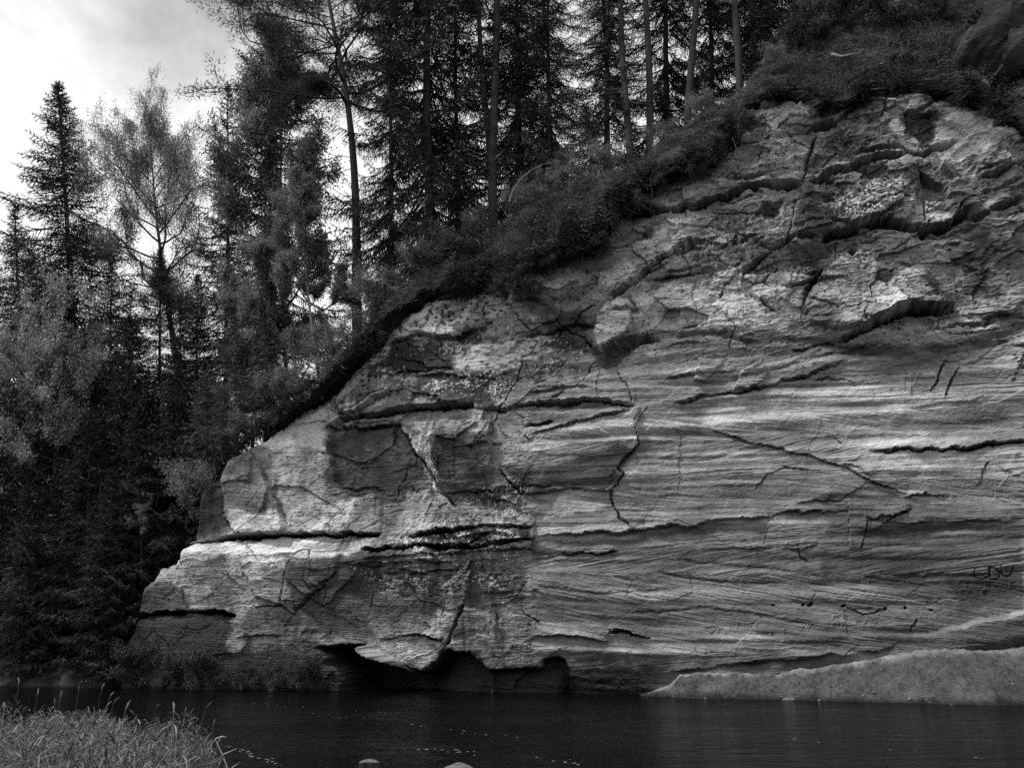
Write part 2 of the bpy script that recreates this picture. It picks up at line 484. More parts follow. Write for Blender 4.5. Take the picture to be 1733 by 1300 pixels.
# ---- 4. weathered and fresh stone, with some light and shade painted into the tone
TONE *= np.exp(0.34 * fbm(s1 * 0.35, z1 * 0.5, 20, 4, .6) + (0.48 - .30 * right) * fbm(s1 * 1.3, z1 * 1.9, 154, 5, .65) + (0.26 - .12 * right) * fbm(s1 * 6, z1 * 9, 155, 3, .7) + (.14 - .06 * right) * (vn(s1 * 21, z1 * 26, 160) - .5) * 2 + right * (.55 * fbm(s1 * .30, lam * 1.6, 158, 4, .6) + .34 * fbm(s1 * .6, lam * 7, 159, 3)))
blk = np.clip(upper + left + mid, 0, 1)
TONE *= 1 + (blk - .7 * left - .35 * upper) * (0.55 * np.clip(f4, -.6, .6) + 0.30 * np.clip(f1, -.6, .6) + 0.22 * np.clip(f2, -.6, .6))
pit = sst(vn(s1 * 14, z1 * 17, 156) * .7 + vn(s1 * 3, z1 * 4, 157) * .3, .70, .80)
pit *= 1 - .85 * right - .4 * left
TONE *= 1 - 0.5 * pit; D -= 0.035 * pit
drip = vn(s1 * 2.2 + .3 * fbm(s1, z1 * .6, 99, 2), z1 * 0.35, 21) * 0.6 + vn(s1 * 9, z1 * 0.9, 22) * 0.4
TONE *= 1 - 0.5 * sst(drip, 0.55, 0.8) * left * sst(vn(s1 * .7, z1 * .5, 96), .45, .7)
TONE *= 1 + left * (0.35 * fbm(s1 * 1.6, z1 * 1.6, 97, 5, 0.65) + 0.16 * fbm(s1 * 9, z1 * 9, 98, 2))
def zp(x0, y0, k, *xy): return [(x0 + k * a, y0 + k * b) for a, b in zip(xy[::2], xy[1::2])]
def ZL(*xy): return zp(305, 390, .4588, *xy)
def ZU(*xy): return zp(1048, 101, .3962, *xy)
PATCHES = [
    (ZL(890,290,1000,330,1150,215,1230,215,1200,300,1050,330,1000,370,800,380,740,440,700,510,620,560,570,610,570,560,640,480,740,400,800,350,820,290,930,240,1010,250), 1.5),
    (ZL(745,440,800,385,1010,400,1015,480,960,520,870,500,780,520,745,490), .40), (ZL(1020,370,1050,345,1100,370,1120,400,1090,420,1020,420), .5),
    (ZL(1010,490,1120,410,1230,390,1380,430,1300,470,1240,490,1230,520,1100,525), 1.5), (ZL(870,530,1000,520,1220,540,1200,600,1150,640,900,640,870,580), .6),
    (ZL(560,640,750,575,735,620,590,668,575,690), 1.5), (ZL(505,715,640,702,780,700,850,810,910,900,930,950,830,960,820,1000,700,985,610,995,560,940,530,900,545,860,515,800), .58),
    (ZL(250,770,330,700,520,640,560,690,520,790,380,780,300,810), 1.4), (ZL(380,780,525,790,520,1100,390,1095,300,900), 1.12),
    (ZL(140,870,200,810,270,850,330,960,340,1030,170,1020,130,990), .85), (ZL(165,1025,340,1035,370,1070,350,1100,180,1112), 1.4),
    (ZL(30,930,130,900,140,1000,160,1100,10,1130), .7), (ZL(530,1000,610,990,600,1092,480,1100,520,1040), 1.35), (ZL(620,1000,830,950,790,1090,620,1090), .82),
    (ZL(785,700,850,760,930,750,925,830,940,900,960,960,1005,1015,940,940,880,850,820,750), 1.75), (ZL(930,760,1060,740,1150,760,1145,860,1140,980,1010,1010,960,950,940,860), .62),  # wedge: side light on the flank and dimmer face painted by tone
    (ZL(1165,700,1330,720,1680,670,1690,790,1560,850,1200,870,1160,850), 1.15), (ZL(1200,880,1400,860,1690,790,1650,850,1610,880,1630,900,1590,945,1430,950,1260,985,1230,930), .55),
    (ZL(1145,870,1180,880,1250,980,1255,1020,1140,1010), .7), (ZL(1430,955,1590,950,1600,1020,1340,1060,1350,1030,1400,1000), 1.4), (ZL(1530,390,1545,300,1590,250,1650,255,1665,330,1620,390,1530,440), 1.55),  # last one lightens the leaf flake as if lit from the left
    (ZL(-5,1160,180,1130,400,1120,620,1110,900,1130,690,1190,400,1210,160,1210,-20,1240), 1.45), (ZL(420,1160,620,1110,1310,1120,1310,1180,700,1200,600,1180), .6), (ZL(240,1220,410,1190,410,1260,370,1260,310,1240,330,1290,250,1297), 1.35),  # first one paints sky light onto the sloping shelf
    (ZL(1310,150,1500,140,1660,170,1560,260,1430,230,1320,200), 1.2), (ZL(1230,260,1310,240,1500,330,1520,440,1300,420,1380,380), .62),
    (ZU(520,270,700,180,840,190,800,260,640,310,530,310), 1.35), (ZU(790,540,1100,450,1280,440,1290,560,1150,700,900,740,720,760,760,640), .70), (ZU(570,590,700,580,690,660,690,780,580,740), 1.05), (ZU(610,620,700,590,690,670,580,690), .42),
    (ZU(800,500,830,420,960,300,1100,330,1180,370,1000,410,830,470), .72), (ZU(1225,230,1340,230,1330,340,1290,380,1220,320), .38), (ZU(1340,300,1440,200,1560,220,1620,370,1380,450,1320,370), 1.65),  # last one paints light onto the face turned up and left
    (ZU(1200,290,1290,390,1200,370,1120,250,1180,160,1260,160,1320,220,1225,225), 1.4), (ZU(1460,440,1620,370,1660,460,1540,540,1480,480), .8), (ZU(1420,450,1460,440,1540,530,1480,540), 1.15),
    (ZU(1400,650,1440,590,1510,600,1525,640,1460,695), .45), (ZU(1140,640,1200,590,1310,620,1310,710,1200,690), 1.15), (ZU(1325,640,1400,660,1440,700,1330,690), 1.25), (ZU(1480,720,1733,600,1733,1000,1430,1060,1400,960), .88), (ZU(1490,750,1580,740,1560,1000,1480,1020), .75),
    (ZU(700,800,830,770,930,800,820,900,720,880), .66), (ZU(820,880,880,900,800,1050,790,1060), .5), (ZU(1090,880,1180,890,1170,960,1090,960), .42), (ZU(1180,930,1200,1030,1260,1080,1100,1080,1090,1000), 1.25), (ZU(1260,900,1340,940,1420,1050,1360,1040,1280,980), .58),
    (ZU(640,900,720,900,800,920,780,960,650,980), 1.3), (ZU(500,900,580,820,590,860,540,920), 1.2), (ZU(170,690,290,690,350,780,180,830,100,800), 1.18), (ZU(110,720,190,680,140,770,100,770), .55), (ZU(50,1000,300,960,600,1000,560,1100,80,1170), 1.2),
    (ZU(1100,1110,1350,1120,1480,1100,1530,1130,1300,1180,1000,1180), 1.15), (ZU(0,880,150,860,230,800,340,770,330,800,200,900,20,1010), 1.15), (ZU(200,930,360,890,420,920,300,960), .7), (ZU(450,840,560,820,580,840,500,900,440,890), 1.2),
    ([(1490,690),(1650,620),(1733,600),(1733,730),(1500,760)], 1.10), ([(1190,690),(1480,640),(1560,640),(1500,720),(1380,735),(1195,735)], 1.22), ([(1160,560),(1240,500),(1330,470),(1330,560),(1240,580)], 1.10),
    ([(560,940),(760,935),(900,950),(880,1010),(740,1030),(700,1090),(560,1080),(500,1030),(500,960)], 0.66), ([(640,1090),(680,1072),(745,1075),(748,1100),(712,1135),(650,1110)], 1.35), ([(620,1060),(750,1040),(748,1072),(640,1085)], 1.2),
    ([(420,1030),(545,1060),(540,1160),(400,1160)], 0.72), ([(1400,860),(1733,860),(1733,1020),(1400,980)], 0.80), ([(1590,980),(1733,960),(1733,1025),(1620,1040)], 0.75), ([(520,1125),(580,1150),(580,1180),(400,1180),(400,1130)], 0.40),  # wide lower right patch paints in the shade there
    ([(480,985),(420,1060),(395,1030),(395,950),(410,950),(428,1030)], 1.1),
    ([(190,1090),(250,1042),(391,1038),(395,1100),(380,1185),(190,1185)], 0.24), ([(380,1100),(560,1120),(575,1190),(380,1190)], 0.4), ([(190,1000),(300,985),(330,1045),(190,1060)], .62)]  # mossy left foot, with shade of the trees painted in
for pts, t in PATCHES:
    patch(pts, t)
patch([(905,960),(1760,900),(1760,1190),(905,1190)], .86, 45)  # shade low on the wall, painted into the stone tone
TONE *= 1 - 0.55 * sst(QY, 1120, 1150) * (sst(QX, 560, 520) + sst(QX, 930, 820) * sst(QX, 700, 760))    # darker foot of the wall
# lichen and crusts
for pts, dens, wh in [([(540,540),(760,520),(1000,560),(1000,640),(880,690),(640,690),(600,640)], 0.30, 0.55), ([(740,880),(830,800),(905,800),(905,960),(640,970),(640,900)], 0.34, 0.5),
                      ([(1370,345),(1500,290),(1550,300),(1520,380),(1450,395)], 0.40, 0.6), ([(1390,180),(1540,170),(1500,250),(1380,280)], 0.25, 0.45),
                      ([(570,950),(880,950),(880,1010),(640,1020)], 0.30, 0.42), ([(560,560),(650,560),(760,580),(740,620)], .3, .5), ([(1100,380),(1300,340),(1300,470),(1100,470)], 0.25, 0.5)]:
    i = box(pts, 12)
    a = sst(poly_sd(QX[i], QY[i], pts), -10, 30)
    big = vn(s1[i] * 1.8, z1[i] * 2.5, 30)
    sp = vn(s1[i] * 15, z1[i] * 15, 31) * 0.5 + vn(s1[i] * 31, z1[i] * 31, 32) * 0.5
    m = a * sst(sp + 0.45 * (big - 0.5) + .6 * (dens - 0.3), 0.69, 0.76)
    dk = a * sst(vn(s1[i] * 5, z1[i] * 7, 33) + .3 * (big - .5), 0.55, 0.75)
    TONE[i] = TONE[i] * (1 - 0.45 * dk) * (1 - m) + m * wh
    D[i] += 0.010 * m - 0.025 * dk

# ---- 5. blocks traced one by one
SLABS = {}
def block(key, pts, h, gx=0.0, gy=0.0, soft=2.0, label=None):
    slab(pts, h, gx, gy, soft); SLABS[key] = (pts, label)
WEDGE = [(663,711),(832,713),(834,782),(827,838),(770,858),(735,817),(708,779),(683,741)]
i = box(WEDGE, 8)
a = sst(poly_sd(QX[i], QY[i], WEDGE), -2, 2)
xl = np.interp(QY[i], [711, 741, 779, 817, 858], [663, 683, 708, 735, 768])
xr = np.interp(QY[i], [711, 741, 768, 813, 858], [690, 728, 733, 743, 772])
D[i] += a * (-0.26 + 0.80 * np.clip((QX[i] - xl) / np.maximum(xr - xl, 3), 0, 1) * np.interp(QY[i], [711, 740, 800, 855], [.75, 1, .7, .3]))
SLABS['wedge'] = (WEDGE, 'dark wedge of stone with a left flank coloured as lit')
block('recess', [(545,713),(663,711),(708,779),(735,817),(720,830),(680,838),(620,835),(575,845),(556,800),(548,770)], -0.24, 0.0012, 0.0016)
block('panel', [(834,700),(1082,692),(1082,755),(1043,796),(1054,803),(1033,831),(960,827),(890,841),(846,796),(834,782)], 0.20, 0.0006)
block('tooth', [(834,782),(846,796),(863,814),(881,841),(878,858),(828,840)], 0.16, -0.002)
block('leaf', [(1002,582),(1009,540),(1030,516),(1068,512),(1068,543),(1054,571),(1026,585),(1005,599)], 0.42, -0.004, 0.002, label='leaf-shaped flake of stone, coloured as lit, above a dark hollow')
block('pillar', [(310,815),(365,792),(367,865),(398,912),(303,912)], -0.25, 0.005)
block('corner', [(374,775),(400,758),(429,782),(447,817),(471,865),(480,900),(398,910),(367,865),(366,796)], 0.22, 0.002)
block('shelf_block', [(600,905),(905,880),(905,930),(620,945)], 0.12)
block('beam', [(1368,305),(1410,284),(1462,270),(1500,258),(1528,255),(1526,266),(1462,281),(1410,296)], 0.25, 0.0, 0.006)
block('lichen_slab', [(1362,330),(1410,300),(1470,284),(1530,268),(1555,287),(1545,350),(1531,380),(1462,378),(1400,398),(1358,400)], 0.22, 0.0005, -0.001, label='broad slab speckled with pale lichen')
block('boulder', [(1604,355),(1612,340),(1634,336),(1652,348),(1650,364),(1620,378)], 0.38, 0.006, 0.004, label='dark rounded block wedged under the top ledge')
block('tri', [(1628,273),(1701,253),(1701,294),(1652,312)], 0.30, 0.002, 0.003)
block('facet', [(1586,282),(1602,278),(1628,300),(1650,316),(1640,318),(1615,312)], 0.15, -0.01)
block('nose', [(1362,523),(1372,485),(1393,457),(1440,470),(1478,462),(1514,455),(1560,460),(1614,523),(1583,521),(1538,522),(1500,532),(1462,550),(1420,560),(1375,545)], 0.28, 0.001, 0.0022)
block('nose_pit', [(1483,462),(1498,455),(1512,460),(1504,487),(1490,480),(1477,483)], -0.22)
block('flank', [(1551,462),(1566,468),(1614,521),(1596,518),(1560,500)], -0.12, -0.006)
block('shadow_block', [(1531,194),(1556,201),(1583,197),(1590,212),(1566,224),(1545,228),(1528,239)], -0.22)
block('hollow', [(1558,292),(1592,312),(1612,332),(1592,338),(1572,348),(1560,330)], -0.60, 0.006, 0)
block('chip', [(1192,648),(1213,623),(1237,602),(1208,600),(1180,605),(1175,645)], 0.14, -0.003)
block('chip2', [(1244,658),(1254,633),(1290,610),(1300,640),(1270,660)], 0.14, -0.003)
block('square', [(1247,380),(1292,342),(1330,345),(1325,400),(1290,420),(1250,410)], 0.12)
block('dark_niche', [(1290,345),(1326,343),(1322,366),(1292,378)], -0.16)
block('kite', [(1195,392),(1240,380),(1290,410),(1255,430),(1190,408)], 0.14, 0.002)
block('low_panel', [(787,1020),(808,940),(760,985),(748,1044),(742,1068),(700,1085),(748,1103),(773,1051)], 0.10, 0.003)
block('plate', [(500,1033),(552,988),(557,999),(542,1030),(545,1060),(480,1060)], -0.10)
block('fin', [(415,955),(495,945),(485,995),(478,1023),(440,1010),(425,980)], 0.15, -0.003)

# ---- 6. overhangs and open joints
ledge([(1133,352),(1185,345),(1247,326),(1262,316),(1289,311),(1355,311)], 0.40, 32, 0.30, 10, slot=0.35, sw=10)
ledge([(1060,362),(1090,358),(1133,352)], 0.30, 20, 0.2, 8, slot=0.2, sw=6)
ledge([(1368,303),(1410,292),(1462,277),(1500,264),(1530,262)], 0.16, 14, 0.30, 9, slot=0.4, sw=8)
ledge([(1389,400),(1431,389),(1462,379),(1503,374),(1531,381),(1569,388),(1618,373),(1652,367),(1733,325)], 0.40, 40, 0.35, 12, slot=0.5, sw=10)
ledge([(1365,225),(1382,215),(1410,208)], 0.25, 12, 0.3, 10, slot=0.3, sw=8)
ledge([(1395,245),(1460,235),(1500,228)], 0.14, 14, 0.08, 10)
ledge([(1440,262),(1520,250),(1560,258),(1620,240)], 0.18, 16, 0.1, 10, slot=.15, sw=5)
ledge([(1545,392),(1600,398),(1660,380)], 0.12, 10, 0.1, 8)
ledge([(1420,572),(1462,554),(1507,533),(1538,523),(1583,522),(1616,525)], 0.55, 40, 0.40, 14, slot=0.35, sw=9)
ledge([(1390,548),(1430,556),(1462,556)], 0.12, 18, 0.08, 10)
ledge([(1535,690),(1600,678),(1680,672)], 0.05, 10, 0.03, 8)
ledge([(1140,683),(1178,674),(1247,664),(1299,653),(1375,629),(1440,610)], 0.18, 18, 0.14, 9, slot=0.16, sw=5)
ledge([(1375,643),(1403,638),(1427,640),(1455,653)], 0.12, 14, 0.08, 10, slot=0.08, sw=3)
ledge([(1470,763),(1548,761),(1652,754),(1760,741)], 0.22, 22, 0.14, 12, slot=0.2, sw=5)
ledge([(1345,855),(1375,848),(1427,844),(1466,815)], 0.14, 16, 0.07, 9, slot=0.05, sw=3)
ledge([(1275,827),(1296,803),(1330,788),(1370,796)], 0.07, 16, 0.03, 8, slot=0.10, sw=2.5)
ledge([(1531,846),(1566,836),(1606,839)], 0.10, 12, 0.06, 8, slot=0.06, sw=3)
ledge([(1463,879),(1510,876),(1540,862)], 0.10, 10, 0.06, 8, slot=0.1, sw=4)
ledge([(1440,905),(1500,890),(1620,880),(1733,878)], 0.08, 12, 0.07, 14)
ledge([(905,906),(1060,900),(1133,890),(1270,878),(1350,868),(1450,862)], 0.14, 16, 0.10, 12)
ledge([(535,712),(576,697),(642,690),(665,686),(722,683),(800,684)], 0.50, 28, 0.35, 14, slot=0.3, sw=9)
ledge([(553,672),(573,694),(649,658),(658,645)], 0.35, 14, 0.18, 8)
ledge([(800,690),(850,692),(905,680),(1012,676),(1075,686)], 0.14, 14, 0.14, 9, slot=0.16, sw=6)
ledge([(884,717),(910,717),(936,712)], 0.10, 10, 0.05, 8, slot=0.14, sw=3)
ledge([(640,580),(700,560),(767,566),(840,540)], 0.20, 16, 0.16, 9)
ledge([(560,640),(620,612),(690,600),(740,628)], 0.14, 12, 0.08, 8)
ledge([(690,628),(760,632),(830,640),(880,620)], 0.08, 10, 0.12, 14)
ledge([(480,712),(560,700),(540,712)], 0.1, 10, 0.05, 6)
ledge([(303,915),(330,912),(391,909),(467,903),(525,902),(587,897),(640,903)], 0.30, 30, 0.45, 6, slot=0.45, sw=7)
ledge([(610,932),(632,928),(715,921),(801,925),(905,912)], 0.22, 16, 0.16, 8, slot=0.25, sw=7)
ledge([(690,905),(708,902),(794,893),(905,888)], 0.18, 12, 0.10, 7, slot=0.14, sw=5)
ledge([(560,955),(640,957),(760,950),(850,950)], 0.08, 10, 0.06, 8)
ledge([(420,945),(500,935),(590,930)], 0.10, 8, 0.08, 8)
ledge([(235,1042),(249,1039),(298,1033),(365,1037),(400,1040)], 0.25, 20, 0.30, 9, slot=0.35, sw=7)
ledge([(1030,1066),(1050,1068),(1102,1077)], 0.08, 10, 0.06, 10, slot=0.1, sw=3)
ledge([(640,1085),(690,1076),(750,1080)], 0.14, 10, 0.08, 8, slot=.08, sw=3)
ledge([(880,1085),(940,1078),(1030,1085)], 0.10, 8, 0.08, 12)
ledge([(1133,1140),(1250,1122),(1400,1112),(1520,1095)], 0.10, 22, 0.15, 20)
SHELF = [(1530,1076),(1597,1062),(1652,1048),(1687,1044),(1733,1028),(1800,1008)]
i = np.nonzero((QX > 1525) & (QY > 1000) & (QY < 1190))[0]
t_ = np.interp(QX[i], [p_[0] for p_ in SHELF], [p_[1] for p_ in SHELF]) - QY[i]; g_ = sst(QX[i], 1530, 1640)
D[i] += g_ * 0.30 * sst(t_, 0, -9) * sst(t_, -75, -35)
TONE[i] *= 1 + g_ * (0.05 * sst(t_, 2, -2) * sst(t_, -16, -9) - .25 * sst(t_, -12, -18))  # pale sand edge also toned as if catching light, darker rock below
for pts, w, dep, st in [
    ([(1355,310),(1362,285),(1365,263),(1382,228)], 6, .35, 0.0), ([(1358,315),(1345,350),(1338,390),(1325,420)], 4, .18, .08),
    ([(1030,512),(1068,484),(1100,452),(1135,430),(1192,408)], 9, .55, .30), ([(1190,408),(1240,400),(1300,425),(1330,418)], 3, .12, .05),
    ([(1242,470),(1270,455),(1300,430),(1345,402),(1378,398)], 7, .40, .15), ([(1215,508),(1228,482),(1245,468)], 5, .25, .05),
    ([(1262,480),(1292,475),(1318,450)], 4, .22, 0.06), ([(1270,495),(1300,520),(1316,530)], 5, .25, .08), ([(1198,418),(1218,452)], 2, .08, 0),
    ([(1009,609),(985,644),(960,658),(929,678)], 5, .32, .12), ([(1040,620),(1058,650),(1071,690)], 3, .12, .04), ([(1012,622),(1012,672)], 2, .08, 0),
    ([(1085,692),(1076,717),(1082,755),(1043,793),(1054,803),(1035,827),(1037,855),(1047,876),(1071,897)], 4, .22, 0.14),
    ([(846,796),(863,814),(881,841),(892,833)], 4, .24, .06), ([(663,711),(708,779),(735,817),(768,858)], 5, .35, 0), ([(832,705),(820,735),(805,750)], 3, .15, .04),
    ([(885,635),(870,650),(858,672),(842,695),(836,716)], 4, .2, .05), ([(960,600),(938,640)], 2.5, .12, 0),
    ([(549,832),(560,835),(585,820)], 3, .12, .04), ([(545,888),(560,865),(575,862)], 2.5, .1, .03), ([(735,830),(728,858),(715,885)], 3, .15, .05), ([(755,850),(742,862)], 3, .15, 0),
    ([(429,782),(447,817),(471,865),(480,890)], 3, .16, .06), ([(366,796),(368,830),(367,865),(380,885)], 5, .3, .06), ([(440,820),(425,840),(410,858)], 2.5, .1, .04),
    ([(495,947),(485,995),(478,1023)], 5, .28, .12), ([(426,1028),(478,1025),(497,1038),(552,989)], 4, .22, .10), ([(557,999),(542,1032)], 3, .15, .04),
    ([(787,1020),(773,1051),(760,1082),(747,1106)], 6, .42, .22), ([(760,980),(755,1010),(749,1044),(742,1068)], 3, .18, .06), ([(808,940),(798,964),(775,988)], 3, .16, .05),
    ([(891,985),(877,1011),(857,1013)], 3, .15, .05), ([(715,1050),(728,1066)], 2, .1, 0),
    ([(1202,727),(1265,744),(1306,755),(1327,765),(1375,772),(1420,789),(1462,807),(1510,827),(1530,838)], 3, .16, .10),
    ([(1422,785),(1450,792),(1475,806)], 2.5, .10, .05), ([(1578,661),(1600,613)], 5, .16, .03), ([(1600,672),(1621,616)], 5, .14, .03), ([(1596,612),(1640,605)], 2.5, .1, 0), ([(1715,647),(1740,590)], 4, .16, .04),
    ([(1655,824),(1675,779)], 2.5, .12, .03), ([(1700,795),(1720,808),(1735,800)], 2.5, .12, .03), ([(1410,735),(1430,752)], 2, .08, .02), ([(1437,850),(1436,930)], 2, .06, .06), ([(1458,935),(1466,905),(1468,862)], 2.5, .12, .03),
    ([(1497,890),(1515,875),(1540,862)], 3, .14, .04), ([(1300,860),(1300,900),(1290,920)], 2, .08, .02), ([(1345,920),(1357,945),(1370,956)], 2, .1, .02),
    ([(1362,523),(1372,485),(1393,457)], 6, .35, 0), ([(1472,512),(1474,490),(1479,478)], 4, .25, 0), ([(1370,508),(1410,521)], 3, .15, 0.04), ([(1583,560),(1592,536)], 3, .12, .02),
    ([(1520,500),(1535,517)], 3, .12, 0), ([(1555,288),(1560,330),(1566,385)], 4, .3, 0.05), ([(1500,172),(1490,200)], 5, .3, .05), ([(1531,194),(1528,235)], 3, .2, 0),
    ([(1650,312),(1690,300),(1733,270)], 6, .3, .05), ([(1660,330),(1690,322),(1733,300)], 5, .3, .1),
    ([(945,540),(952,555),(938,575)], 3, .2, 0), ([(948,545),(990,575),(1005,590)], 4, .25, .05), ([(1085,700),(1100,690)], 3, .1, 0), ([(1090,880),(1090,920)], 2, .06, 0), ([(1070,985),(1062,1012)], 2, .06, 0),
    ([(1432,1027),(1460,1042),(1480,1040),(1495,1032)], 2.5, .12, .03), ([(1540,1072),(1542,1058),(1556,1046)], 2.5, .1, .02), ([(1370,1022),(1380,1003)], 2, .08, 0)]:
    crack(pts, w, dep, step=st)
rk = np.random.default_rng(21)
def dip(x, y): return -(1092 - y) / 1092 * 0.30 * np.interp(x, [300, 900, 1700], [.25, .8, 1.2])
ROCKP = np.array(ROCK, float)
for k in range(150):                                              # broken edges of the thin beds
    x, y = rk.uniform(320, 1760), rk.uniform(180, 1110)
    if y < np.interp(x, ROCKP[:, 0], ROCKP[:, 1]) + 20: continue
    up_ = (y < 560 and x > 900); L = rk.uniform(30, 120 if up_ else 170)
    if y > 640 and rk.random() < (.8 if x > 900 else .55): continue
    if x > 1420 and y > 900: continue
    xs = np.linspace(x, x + L, 6); ys = y + dip(x, y) * (xs - x) + np.cumsum(rk.normal(size=6)) * L * 0.02
    hgt = rk.uniform(.03, .11 if up_ else .07)
    ledge(list(zip(xs, ys)), hgt, rk.uniform(8, 22), hgt * .7, rk.uniform(5, 10), slot=hgt * rk.uniform(.2, 1), sw=rk.uniform(2, 4))
for k in range(150):                                              # fine joints
    x, y = rk.uniform(320, 1740), rk.uniform(180, 1100)
    if y < np.interp(x, ROCKP[:, 0], ROCKP[:, 1]) + 15: continue
    if y > 600 and (x > 920 or rk.random() < .5): continue
    a_ = rk.choice([-1.1, -.75, -1.35, .7, 1.3, -.25]) + rk.normal() * .15; L = rk.uniform(18, 80)
    n_ = 5; px_ = x + np.cos(a_) * np.linspace(0, L, n_) + rk.normal(size=n_) * L * .05; py_ = y + np.sin(a_) * np.linspace(0, L, n_) + rk.normal(size=n_) * L * .05
    crack(list(zip(px_, py_)), rk.uniform(1.8, 3.2), rk.uniform(.08, .2), step=rk.choice([0, 0, .03, .07]), reach=rk.uniform(10, 40))
# dark, soft cross-beds on the right
for pts, w, t, dp in [([(1300,575),(1420,582),(1548,599),(1652,578),(1760,545)], 7, .55, .12), ([(1420,592),(1500,602),(1560,606)], 5, .5, .1), ([(1133,570),(1200,565),(1300,585)], 5, .6, .08),
                      ([(1560,606),(1640,590),(1733,566)], 4, .6, .06), ([(1150,660),(1260,640),(1400,600),(1480,590)], 4, .7, .05), ([(905,925),(1050,918),(1150,900),(1290,890)], 6, .62, .07),
                      ([(1440,906),(1560,893),(1733,888)], 9, .62, .06), ([(1170,752),(1260,757),(1330,760)], 7, .7, .03), ([(1380,848),(1470,830),(1530,838)], 7, .6, .03), ([(1120,945),(1240,958),(1400,975)], 3, .65, .04),
                      ([(1100,965),(1200,985),(1330,990)], 3, .65, .04), ([(900,995),(1000,1005),(1150,1000)], 3, .7, .04), ([(1450,985),(1600,975),(1680,980)], 5, .55, .06), ([(1040,1040),(1200,1030),(1400,1062)], 3, .7, .04),
                      ([(1150,1120),(1300,1105),(1450,1090)], 12, .72, .05), ([(1490,735),(1600,725),(1740,705)], 14, .78, .03), ([(1100,470),(1200,462),(1290,440)], 5, .7, .05)]:
    band(pts, w, t, dp)
# flowing run-off stains
for pts, w in [([(1547,630),(1543,665)], 3), ([(1535,625),(1530,660)], 2.5), ([(1560,632),(1552,650)], 3)]:
    i = box(pts, 8); d, t = seg_dist(QX[i], QY[i], pts); TONE[i] *= 1 - 0.5 * np.clip(1 - d / w, 0, 1)
# hollow under the leaf-shaped flake
HOL = [(1009,612),(1018,588),(1040,576),(1068,568),(1098,569),(1112,576),(1075,588),(1046,610),(1022,622)]
i = box(HOL, 10); sd = poly_sd(QX[i], QY[i], HOL); D[i] -= 0.95 * sst(sd, -4, 12)
# small round holes
for x, y, r, dp in [(1445,422,11,.5),(1443,430,8,.3),(1308,1028,3.5,.15),(1360,1025,4,.18),(1372,1025,5,.2),(1429,1027,4.5,.2),(1497,1032,5,.2),(1533,1031,4,.2),(1574,1034,3.5,.15),(1410,370,6,.2),(1620,365,5,.2)]:
    i = box([(x, y)], r + 6); d = np.hypot(QX[i] - x, (QY[i] - y) * 1.3); D[i] -= dp * sst(d, r, r * .4)
rr = np.random.default_rng(3)
for k in range(90):                                               # swallows' and bees' holes under the rim
    t = rr.random(); x = np.interp(t, [0, .3, .6, 1], [575, 650, 740, 860]) + rr.normal() * 8
    y = np.interp(x, [r_[0] for r_ in ROCK], [r_[1] for r_ in ROCK]) + rr.uniform(8, 60)
    i = box([(x, y)], 9); d = np.hypot(QX[i] - x, QY[i] - y); D[i] -= 0.12 * sst(d, 3.0, 1.2); TONE[i] *= 1 - .4 * sst(d, 3.0, 1.2)
# caves at the water
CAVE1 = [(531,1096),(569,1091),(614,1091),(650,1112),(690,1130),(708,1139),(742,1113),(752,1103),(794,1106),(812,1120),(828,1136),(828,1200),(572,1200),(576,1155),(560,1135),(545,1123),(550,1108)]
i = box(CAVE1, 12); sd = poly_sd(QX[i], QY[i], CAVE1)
patch(CAVE1, .4, 4)  # shade inside the cave deepened by darkening the stone
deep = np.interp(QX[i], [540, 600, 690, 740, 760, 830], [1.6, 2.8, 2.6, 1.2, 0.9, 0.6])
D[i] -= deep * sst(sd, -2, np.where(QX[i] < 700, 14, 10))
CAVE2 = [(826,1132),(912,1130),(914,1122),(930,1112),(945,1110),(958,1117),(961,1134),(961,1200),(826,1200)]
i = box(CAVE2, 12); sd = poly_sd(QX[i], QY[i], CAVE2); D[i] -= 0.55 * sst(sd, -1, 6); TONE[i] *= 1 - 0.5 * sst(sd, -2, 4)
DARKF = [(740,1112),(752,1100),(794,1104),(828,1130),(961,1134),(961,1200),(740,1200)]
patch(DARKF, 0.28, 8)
RIB = [(618,1093),(634,1093),(660,1112),(700,1140),(690,1148),(664,1138),(640,1116)]
i = box(RIB, 8); sd = poly_sd(QX[i], QY[i], RIB); D[i] += 1.7 * sst(sd, -2, 6); SLABS['rib'] = (RIB, 'slanting rib of stone inside the cave mouth')

